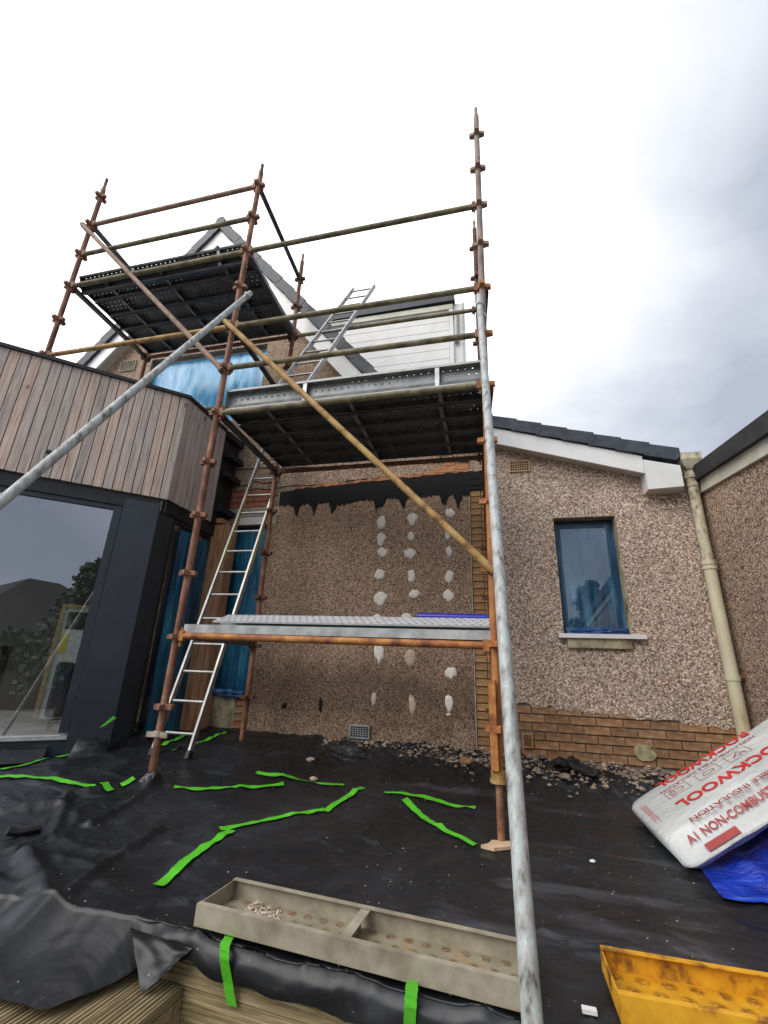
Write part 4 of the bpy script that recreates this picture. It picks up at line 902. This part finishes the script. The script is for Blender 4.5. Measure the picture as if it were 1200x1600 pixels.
def sheet(u, v):
    x = -6.3+8.36*u
    f = v/.84
    if f <= 1:
        y = W-.006+(YE(x)+.008-W)*f; z = G(x, y)
        return (x, y, z)
    s_ = (v-.84)/.16; ye = YE(x)+.008; z0 = G(x, ye)
    k = sstep(-1.20, -1.30, x)
    hang = .055+.05*(.5+.5*noise.noise((x*3, 2.2, 1)))+.02*noise.noise((x*9, 1, 7))+.02*sstep(-.4, .2, x)
    zr_, yr_ = z0-hang*s_**1.4, ye-.035*math.sin(min(1, s_*1.6)*math.pi*.5)-.012*noise.noise((x*6, s_*2, 3))*s_
    fwd = (.30+.03*noise.noise((x*4, 8, 1)))*sstep(-1.20, -1.42, x)
    zl_, yl_ = z0-.115*s_**.8-.012*math.sin(s_*3), ye-fwd*s_
    return (x, yr_+(yl_-yr_)*k, zr_+(zl_-zr_)*k)
sh = MB().grid(sheet, 540, 250).build('ground_sheet', 'black_sheet', None, smooth='all', fix=False, label='black plastic sheet covering the terrace up to the house wall', cat='sheet')
# loose flaps of the same sheet
def flap(pts, nu=16, nv=16, amp=.01, seed=0, lift=0, name='folded_flap', par=sh, mat='black_sheet'):
    A_, B_, C_, D_ = [Vector(p_) for p_ in pts]; n_ = (B_-A_).cross(D_-A_).normalized()
    def fn(u, v):
        p_ = (A_*(1-u)+B_*u)*(1-v)+(D_*(1-u)+C_*u)*v
        return p_+n_*(amp*noise.noise((u*3+seed, v*3, seed))+lift*math.sin(u*math.pi)*math.sin(v*math.pi))
    return MB().grid(fn, nu, nv).build(name, mat, par, smooth='all', fix=False)
flap([onY(203, 1449, 1.775), onY(300, 1482, 1.755), onY(268, 1512, 1.72), onY(222, 1553, 1.70)], amp=.012, seed=2, lift=.015)
kb = onZ(140, 1148, -.78)
flap([fp(.09, -.01, -.52)+Vector((0, 0, -.14)), fp(.30, -.01, -.66), fp(.34, .13, -.80), fp(.06, .12, -.80)], amp=.012, seed=5, lift=.02)
flap([(-3.27, 3.72, -.72), (-3.27, 4.0, -.66), (-3.14, 4.02, -.77), (-3.12, 3.72, -.80)], amp=.02, seed=7, lift=.02)
flap([fp(.5, -.03, -.70), fp(2.6, -.03, -.70), fp(2.6, .16, -.84), fp(.5, .14, -.80)], nu=40, amp=.02, seed=11)
flap([(XL-.05, YF-.06, -.80), (XL+.05, YF-.075, -.83), (XL+.05, YF-.03, -.75), (XL+.0, YF-.035, -.74)], amp=.006, seed=13)
# ------------------------------------------------------------------ green tape
def tape(label, pix, wd=.048, lift=.011, pts=None, group=None, wav=1):
    P = pts or [onG(*p_) for p_ in pix]; Q = []
    for i in range(len(P)-1):
        n = max(2, int((P[i+1]-P[i]).length/.03))
        for k in range(n): Q.append(P[i].lerp(P[i+1], k/n))
    Q.append(P[-1])
    mb = MB(); nq = len(Q); row = []
    for i, p_ in enumerate(Q):
        d = (Q[min(i+1, nq-1)]-Q[max(i-1, 0)]); d.z = 0; d.normalize(); n_ = Vector((-d.y, d.x, 0)); ww = wd/2*(1+.09*noise.noise((i*.35, len(label), 3)))
        e_ = .007*noise.noise((i*.09, len(label)*.7, 1))
        for s_ in (-1, 0, 1):
            q = p_+n_*(ww*s_+e_)
            row.append(Vector((q.x, q.y, (max(G(q.x, q.y), G(p_.x, p_.y)-.004) if q.y > YE(q.x) else G(q.x, YE(q.x)+.01))+lift+(.004*noise.noise((i*.5, s_, 2)) if s_ else 0))))
    mb.v = row
    for i in range(nq-1):
        for k in range(2): a = i*3+k; mb.f.append((a, a+1, a+4, a+3))
    return mb.build('tape_strip', 'green_tape', None, smooth='all', own=True, label=label, cat='tape', group=group)
tape('thin green tape strip by the garden room window plinth', [(0, 1205), (60, 1192), (134, 1176)], .035)
tape('long green tape strip ending short of the rusty scaffold leg', [(-40, 1212), (0, 1217), (80, 1222), (172, 1239)])
tape('tiny green tape end beside the rusty scaffold leg', [(188, 1233), (207, 1227)], .035)
tape('green tape strip running right from the rusty scaffold leg', [(270, 1238), (360, 1236), (443, 1229)], .05)
tape('green tape strip on the sheet below the wall air brick', [(400, 1210), (470, 1222), (537, 1232)], .04)
tape('middle green tape of the bent three-piece run', [(343, 1300), (420, 1283), (507, 1267)], .042)
tape('short green tape at the upper end of the bent run', [(508, 1270), (540, 1250), (567, 1233)], .045)
tape('green tape at the lower end of the bent run above the steel tray', [(245, 1393), (300, 1345), (362, 1300)], .05)
tape('straight green tape pointing at the screw jack', [(600, 1243), (660, 1252), (743, 1270)], .04)
tape('curved green tape ending at the screw jack foot', [(632, 1255), (680, 1295), (743, 1325)], .045)
tape('green tape by the foot of the softwood post', [(253, 1166), (275, 1157), (300, 1146)], .05)
tape('thin green tape behind the ladder foot by the wall', [(300, 1166), (330, 1156), (352, 1147)], .04)
tape('stub of green tape beside the ladder foot', [(267, 1178), (284, 1172)], .045)
# tape hung over the edge
def hang_tape(label, pix, wd=.036):
    P = [Vector(p_) for p_ in pix]; mb = MB(); Q = []
    for i in range(len(P)-1):
        for k in range(6): Q.append(P[i].lerp(P[i+1], k/6))
    Q.append(P[-1])
    for i, p_ in enumerate(Q):
        for s_ in (-1, 1): mb.v.append(p_+Vector((wd/2*s_+.003*noise.noise((i*.6, s_, 1)), .002*noise.noise((i*.7, s_, 4)), 0)))
    for i in range(len(Q)-1): a = i*2; mb.f.append((a, a+1, a+3, a+2))
    mb.build('tape_strip', 'green_tape', None, own=True, label=label, cat='tape')
hang_tape('green tape hanging over the timber edge left of the steel tray', [onG(366, 1455)+Vector((0, 0, .012)), onY(351, 1476, YE(-.9)-.045), onY(350, 1500, YE(-.9)-.05), onY(362, 1572, YE(-.9)-.012)])
hang_tape('green tape hanging over the timber edge below the tray middle', [onG(647, 1522)+Vector((0, 0, .014)), onY(643, 1545, YE(-.25)-.045), onY(641, 1575, YE(-.25)-.05), onY(638, 1640, YE(-.25)-.012)])
MB().add([fp(.12, .035, -.56), fp(.16, .033, -.575), fp(.075, .03, -.485), fp(.045, .032, -.50)], [(0, 1, 2, 3)]).build('tape_strip', 'green_tape', None, own=True, label='short green tape holding a sheet flap to the dark column', cat='tape')
MB().add([onY(775, 1213, YF+.1), onY(784, 1213, YF+.1), onY(786, 1272, YF+.1), onY(777, 1274, YF+.1)], [(0, 1, 2, 3)]).build('tape_strip', 'green_tape', None, own=True, label='upright green tape sliver behind the screw jack', cat='tape')

# ------------------------------------------------------------------ steel planks on the ground
tr_ = plank('weathered steel plank upside down like a tray at the terrace edge', (-.515, 1.868, G(-.5, 1.87)+.012), (math.pi, 0, math.radians(-5.1)), 1.16, .236, .066, 'plank_web_weathered', 'weathered_plank', 'weathered_plank', nst=1)
yp = plank('rusty yellow steel plank upside down on the black sheet', (.96, 1.855, G(.9, 1.85)+.034), (math.pi, 0, math.radians(0)), 1.34, .245, .064, 'plank_web_yellow', 'yellow_rust', 'yellow_rust', nst=1)
gm = MB(); rr = random.Random(3)
def stone(mb, c, s, rr, sub=0):
    ph = [Vector(v) for v in ((1, 0, 0), (-1, 0, 0), (0, 1, 0), (0, -1, 0), (0, 0, 1), (0, 0, -1), (.62, .62, .5), (-.62, .6, .5), (.6, -.6, .52), (-.6, -.62, .5))]
    vs = [Vector((v.x*rr.uniform(.6, 1.1), v.y*rr.uniform(.6, 1.1), v.z*rr.uniform(.4, .8))) for v in ph[:6]]
    a = rr.uniform(0, 6.28); ca, sa = math.cos(a), math.sin(a)
    mb.add([Vector(c)+Vector((v.x*ca-v.y*sa, v.x*sa+v.y*ca, v.z))*s for v in vs], [(0, 2, 4), (2, 1, 4), (1, 3, 4), (3, 0, 4), (2, 0, 5), (1, 2, 5), (3, 1, 5), (0, 3, 5)])
zb_ = G(-.5, 1.87)+.016
for k in range(420):
    u = rr.gauss(0, 1); v = rr.gauss(0, 1); x_, y_ = -.965+abs(u)*.055, 1.925+v*.032
    if not (-1.08 < x_ < -.75 and abs(y_-1.91) < .10): continue
    stone(gm, (x_, y_, zb_+rr.uniform(.001, .02)*max(.2, 1-abs(u)*.5)), rr.uniform(.004, .0085), rr)
gm.build('gravel', 'gravel', None, label='small pile of pale gravel in the tray end', cat='gravel', kind='stuff')
# ------------------------------------------------------------------ rubble at the wall foot
rb = MB(); rr = random.Random(8)
for k in range(2600):
    x_ = rr.uniform(-1.7, 2.05); dens = sstep(-1.8, .2, x_)
    if rr.random() > .25+.75*dens: continue
    y_ = W-.02-abs(rr.gauss(0, .16+.10*dens))
    if y_ < 3.3: continue
    s_ = rr.choice((.008, .011, .014, .02, .03))*rr.uniform(.7, 1.25)
    hp_ = .035*dens*math.exp(-((W-y_)/.16)**2)*rr.random()
    stone(rb, (x_, y_, G(x_, y_)+s_*.35+hp_), s_, rr)
for k in range(650):
    x_, y_ = rr.uniform(-2.6, 2.0), rr.uniform(1.75, 4.6); s_ = rr.choice((.003, .004, .006))
    if rr.random() < .35+.4*sstep(-1.5, 1, x_): stone(rb, (x_, y_, G(x_, y_)+s_*.4), s_, rr)
rb.build('rubble', 'rubble', None, label='crumbled render and brick rubble along the wall foot', cat='rubble', kind='stuff')
heap = MB().grid(lambda u, v: (.05+2.0*u, 4.30+(W-.005-4.30)*v, G(.05+2*u, 4.3+.5*v)-.025+.035*sstep(0, .9, v)*(.75+.5*noise.noise((u*7, v*4, 2)))+.012*noise.noise((u*30, v*12, 5))), 70, 24)
heap.build('earth_bank', 'rubble', None, smooth='all', label='low bank of crumbled mortar under the brick plinth', cat='rubble', kind='stuff')
def big_stone(label, px, py, s, mat='rubble', cat='stone'):
    p_ = onG(px, py); q = MB(); r_ = random.Random(px)
    bm = bmesh.new(); bmesh.ops.create_icosphere(bm, subdivisions=2, radius=1)
    for v in bm.verts: k = 1+.35*noise.noise(v.co*1.4+Vector((px, py, 0))); v.co = Vector((v.co.x*k*1.25*s, v.co.y*k*s, v.co.z*k*.6*s))
    bm.verts.index_update(); q.v = [v.co+Vector((p_.x, p_.y, G(p_.x, p_.y)+.45*s)) for v in bm.verts]; q.f = [tuple(v.index for v in f.verts) for f in bm.faces]; bm.free()
    q.build('stone', mat, None, own=True, label=label, cat=cat)
big_stone('pinkish render lump on the sheet below the air brick', 485, 1194, .03, 'plaster_pink')
big_stone('small pale render chip beside the long tape under the air brick', 490, 1220, .026, 'plaster_pink')
big_stone('brown brick chunk half buried by the brick strip foot', 728, 1203, .05, 'brick_brown')
big_stone('pale lump of mortar beside the black membrane scrap', 884, 1225, .04, 'rubble')
big_stone('single pale pebble on the sheet right of the raker', 926, 1348, .012, 'plaster')
big_stone('brown chip near the dark seam above the yellow plank', 1052, 1512, .016, 'brick_brown')
# crumpled black membrane scrap on the rubble
def scrap(u, v):
    a = v*2*math.pi; c0_ = onG(862, 1212); c1_ = onG(940, 1226); p_ = c0_.lerp(c1_, u); r_ = .05*(.25+1.2*math.sin(min(1, max(0, u))*math.pi)**.5)*(1+.55*noise.noise((u*6, math.cos(a)*1.6, math.sin(a)*1.6))+.3*noise.noise((u*17, math.cos(a)*4, math.sin(a)*4)))
    d = (c1_-c0_).normalized(); s_ = Vector((-d.y, d.x, 0))
    return Vector((p_.x, p_.y, G(p_.x, p_.y)+.085-.045*u))+s_*math.cos(a)*r_*1.1+Vector((0, 0, 1))*math.sin(a)*r_*.6
MB().grid(scrap, 46, 30).build('membrane_scrap', 'membrane', None, smooth='all', own=True, label='crumpled black membrane scrap lying on rubble below the brick plinth', cat='scrap')
# torn timber sole pad under the jack, white plastic chip, black strip
p_ = onG(772, 1326)
MB().prism([(p_.x-.07, p_.y-.03, G(p_.x, p_.y)+.004), (p_.x+.0, p_.y-.055, G(p_.x, p_.y)+.004), (p_.x+.13, p_.y+.03, G(p_.x, p_.y)+.004), (p_.x+.10, p_.y+.09, G(p_.x, p_.y)+.004), (p_.x-.01, p_.y+.07, G(p_.x, p_.y)+.004), (p_.x-.03, p_.y+.01, G(p_.x, p_.y)+.004)], (0, 0, .016)).build('sole_pad', 'pad_wood', None, own=True, label='splintered wooden sole pad under the screw jack', cat='wood pad')
p_ = onG(922, 1592); MB().obox((p_.x, p_.y, G(p_.x, 1.75)+.012), (.02, 0, 0), (0, .01, 0), (0, 0, .005)).build('plastic_chip', 'white_bit', None, own=True, label='small white plastic chip beside the raker', cat='chip')
p_, q_ = onG(8, 1312), onG(63, 1299)
MB().path([(p_.x, p_.y, G(p_.x, p_.y)+.035), ((p_.x*.7+q_.x*.3), (p_.y*.7+q_.y*.3), G(p_.x, p_.y)+.022), (q_.x, q_.y, G(q_.x, q_.y)+.022)], .022, 8).build('black_strip', 'cable_black', None, own=True, label='short black rubber strip lying on the sheet near the window', cat='strip')
# ------------------------------------------------------------------ insulation pack and blue sheet
U = Vector((.8504, .0249, .5255)).normalized()
A = Vector((.798, 3.732, -.797)); C = Vector((.83, 3.166, -.822)); B = Vector((.895, 3.016, -.920)); D = Vector((.885, 3.70, -.915)); E2 = Vector((.96, 3.10, -.945))
pk = thing('insulation_pack', 'white plastic-wrapped insulation pack with red ROCKWOOL lettering leaning on blue plastic', 'insulation pack', tuple(B))
sec = [A, C, B, E2, D]; LN = 1.35
def sec_pts(n=60, rad=.25):
    # rounded closed section by corner cutting
    P = sec[:]
    for _ in range(3):
        Q = []
        for i in range(len(P)):
            a_, b2 = P[i], P[(i+1) % len(P)]; Q += [a_.lerp(b2, .09), a_.lerp(b2, .91)]
        P = Q
    return P
SP = sec_pts(); cen = sum((p_ for p_ in SP), Vector())/len(SP)
topn = (C-A).cross(U).normalized()
if topn.z < 0: topn = -topn
def pack():
    mb = MB(); n = len(SP); m_ = 60
    for j in range(m_+1):
        t = j/m_; e_ = min(t, 1-t)*LN; k = 1-.10*math.exp(-(e_/.02)**2)-.03*math.exp(-(e_/.05)**2)
        for p_ in SP:
            flat = max(0, (p_-cen).normalized().dot(topn)); side = 1-sstep(.4, .75, flat)
            q = cen+(p_-cen)*k+U*(t*LN)
            wob = .017*side*(noise.noise((t*4, p_.y*14+t*3, p_.z*16))+.5*noise.noise((t*9+p_.y*12, p_.y*30, p_.z*30)))
            mb.v.append(q+(p_-cen).normalized()*wob)
    for j in range(m_):
        for i in range(n): mb.f.append((j*n+i, j*n+(i+1) % n, (j+1)*n+(i+1) % n, (j+1)*n+i))
    mb.f += [tuple(range(n)), tuple(m_*n+i for i in range(n))]
    return mb
pack().build('wrap', 'white_wrap', pk, smooth='all')
Vd = (C-A).normalized()
# text reads from the far end: x axis of the lettering runs against U, its up axis runs towards the edge C
def put_text(body, size, u, v, mat, origin=A, vdir=Vd, nrm=topn, bold=.0, lift=.004, sx=1):
    vs, fs = text_mesh(body, size, bold); mb = MB()
    mb.add([origin+U*(u-p_.x*sx)+vdir*(v+p_.y)+nrm*lift for p_ in vs], fs); return mb.build('lettering', mat, pk, fix=False)
def outline(u0, u1, v0, v1, th=.003, origin=A, vdir=Vd, nrm=topn):
    mb = MB()
    for (a_, b2, c_, d_) in ((u0, u1, v0, v0+th), (u0, u1, v1-th, v1), (u0, u0+th, v0, v1), (u1-th, u1, v0, v1)):
        mb.add([origin+U*a_+vdir*c_+nrm*.004, origin+U*b2+vdir*c_+nrm*.004, origin+U*b2+vdir*d_+nrm*.004, origin+U*a_+vdir*d_+nrm*.004], [(0, 1, 2, 3)])
    return mb
def line_mb(pts, th=.004, origin=A, vdir=Vd, nrm=topn):
    mb = MB()
    for (u0, v0), (u1, v1) in zip(pts, pts[1:]):
        d = Vector((u1-u0, v1-v0)).normalized(); n_ = Vector((-d.y, d.x))*th/2
        mb.add([origin+U*(u0+n_.x*s1+0)+vdir*(v0+n_.y*s1)+nrm*.004 for u0, v0, s1 in ((u0, v0, -1), (u1, v1, -1), (u1, v1, 1), (u0, v0, 1))], [(0, 1, 2, 3)])
    return mb
def at_px(px, py):
    d = ray(px, py); q = d*(A.dot(topn)/d.dot(topn)); r_ = q-A; return r_.dot(U), r_.dot(Vd)
def twid(body, size):
    vs, fs = text_mesh(body, size); return max(p_.x for p_ in vs)
ue, ve = at_px(1022, 1226); put_text('ROCKWOOL', .115, ue+twid('ROCKWOOL', .115), .012, 'red_ink', bold=.003)
ue, ve = at_px(1064, 1262); put_text('ROCKWOOL', .125, ue+twid('ROCKWOOL', .125), ve-.07, 'red_ink', bold=.0035)
us_, vs_ = at_px(1033, 1240)
put_text('NON-COMBUSTIBLE INSULATION', .046, us_+twid('NON-COMBUSTIBLE INSULATION', .046), vs_-.015, 'dark_red_ink')
for (pa, pb_, kind_) in (((1040, 1244), (1085, 1240), 0), ((1087, 1216), (1134, 1206), 1), ((1133, 1188), (1182, 1176), 2)):
    ua2, va2 = at_px(*pa); ub2 = ua2+.155; vb2 = va2+.085
    outline(ua2, ub2, va2-.03, va2+.07).build('pictogram_frame', 'dark_red_ink', pk, fix=False)
    cu_, cv_ = (ua2+ub2)/2, va2+.02
    if kind_ == 0:
        mb = line_mb([(cu_-.02, cv_-.02), (cu_+.03, cv_-.02), (cu_+.045, cv_), (cu_+.03, cv_+.02), (cu_-.02, cv_+.02), (cu_-.02, cv_-.02)])
        for r_ in (.03, .045): q = line_mb([(cu_-.01-r_*math.cos(a*.3), cv_+r_*math.sin(a*.3)) for a in range(-4, 5)]); mb.add(q.v, q.f)
    elif kind_ == 1: mb = line_mb([(cu_-.03, cv_-.01), (cu_-.035, cv_+.015), (cu_, cv_+.025), (cu_+.03, cv_+.015), (cu_+.04, cv_+.02), (cu_+.04, cv_-.012), (cu_+.01, cv_-.01), (cu_, cv_-.02), (cu_-.03, cv_-.01)])
    else: mb = line_mb([(cu_-.04, cv_+.02), (cu_+.01, cv_-.03), (cu_+.05, cv_+.025), (cu_+.02, cv_+.005), (cu_+.005, cv_+.028), (cu_-.012, cv_+.006), (cu_-.04, cv_+.02)])
    mb.build('pictogram', 'dark_red_ink', pk, fix=False)
sn = (B-C).cross(U).normalized(); sn = -sn if sn.dot(C-cen) < 0 else sn; sv = (B-C).normalized()
ue, ve = at_px(1084, 1286)
put_text('NON-COMBUSTIBLE INSULATION', .065, ue+twid('NON-COMBUSTIBLE INSULATION', .065), ve-.05, 'dark_red_ink', lift=.006, bold=.001)
vs, fs = text_mesh('A1 NON-COMBUSTIBLE INSULATION', .06, .001)
MB().add([C+U*(.10+p_.x)+sv*(.105-p_.y)+sn*.010 for p_ in vs], fs).build('lettering', 'dark_red_ink', pk, fix=False)
mb = MB().add([C+U*.15+sv*.135+sn*.008, C+U*.34+sv*.135+sn*.008, C+U*.34+sv*.172+sn*.008, C+U*.15+sv*.172+sn*.008], [(0, 1, 2, 3)]); mb.build('red_block', 'dark_red_ink', pk, fix=False)
q = MB()
for k in range(5):
    l_ = line_mb([(.045+.008*k, .16+.02*(k % 2)), (.045+.008*k, .44-.04*(k % 3))], .0022); q.add(l_.v, l_.f)
q.build('small_print', 'red_ink', pk, fix=False)
# blue plastic below
bc = Vector((1.62, 3.28, 0))
def blue(u, v):
    x_, y_ = .98+1.08*u, 2.86+.9*v
    h = .30*sstep(0, .8, u)*sstep(-.02, .5, v)+.05*noise.noise((u*5, v*5, 1))*sstep(0, .2, u)+.018*noise.noise((u*14, v*10, 4))
    e_ = min(1, min(u, v)*10)
    return (x_, y_+.03*noise.noise((u*4, 3, 3)), G(x_, y_)+.014+h*e_)
MB().grid(blue, 60, 50).build('blue_plastic', 'blue_plastic', None, smooth='all', own=True, label='crumpled bright blue plastic cover under the insulation pack', cat='plastic cover')
# ================================================================== BEHIND THE CAMERA (seen in the glass)
nb2 = thing('bungalow', 'dark tiled bungalow across the garden mirrored in the big window', 'house', (9, -15, -1.66))
az = math.radians(-60); hc = Vector((math.cos(az), math.sin(az), 0))*24+Vector((-2.5, 3.3, 0))
MB().box(hc.x-5, hc.x+5, hc.y-3, hc.y+3, -1.66, 1.0).build('wall', 'dash_dark', nb2)
rf = MB(); ap = hc+Vector((0, 0, 3.6))
rf.add([(hc.x-5.4, hc.y-3.4, .95), (hc.x+5.4, hc.y-3.4, .95), (hc.x+5.4, hc.y+3.4, .95), (hc.x-5.4, hc.y+3.4, .95), (hc.x-.8, hc.y, 3.7), (hc.x+.8, hc.y, 3.7)], [(0, 1, 5, 4), (1, 2, 5), (2, 3, 4, 5), (3, 0, 4), (3, 2, 1, 0)]); rf.build('roof', 'roof_tile', nb2)
for sx in (-2.5, 2): MB().box(hc.x+sx-.6, hc.x+sx+.6, hc.y+2.99, hc.y+3.05, -.7, .4).build('window', 'black_frame', nb2)
def leafy(mb, c, rad, n, rr, s=.12):
    for k in range(n):
        d = Vector((rr.gauss(0, 1), rr.gauss(0, 1), rr.gauss(0, 1))).normalized()*rad*rr.random()**.45
        p_ = Vector(c)+Vector((d.x, d.y, d.z)); a_ = Vector((rr.gauss(0, 1), rr.gauss(0, 1), rr.gauss(0, 1))).normalized(); b2 = a_.orthogonal().normalized()
        mb.add([p_-a_*s, p_+b2*s*.6, p_+a_*s, p_-b2*s*.6], [(0, 1, 2, 3)])
rr = random.Random(12)
tz = math.radians(-50); tc_ = Vector((3.0, -5.4, 0))
tree = thing('conifer_tree', 'dark bushy tree behind the garden mirrored in the glass', 'tree', (tc_.x, tc_.y, -1.66))
MB().tube((tc_.x, tc_.y, -1.66), (tc_.x, tc_.y, 2.6), .14, 8, .03).build('trunk', 'bark', tree)
cr = MB()
for k in range(60):
    z_ = -.6+3.4*k/60; rd = 1.35*(1-k/66)+.15; a_ = rr.uniform(0, 6.28); leafy(cr, (tc_.x+math.cos(a_)*rd*.6, tc_.y+math.sin(a_)*rd*.6, z_), rd*.42, 60, rr, .10)
cr.build('crown', 'leaf', tree, fix=False)
hg = thing('garden_hedge', 'long dark garden hedge behind the terrace mirrored in the glass', 'hedge', (4, -9, -1.66))
hd = MB()
for k in range(140):
    t = k/139; c_ = Vector((-6+18*t, -10.5+3.5*t, .0+.6*noise.noise((t*9, 1, 1)))); leafy(hd, c_, .75, 55, rr, .13)
hd.build('foliage', 'leaf', hg, fix=False)
MB().bar((-6, -10.5, -1.2), (12, -7, -1.2), Vector((0, .25, 0)), Vector((0, 0, .7))).build('stems', 'bark', hg)
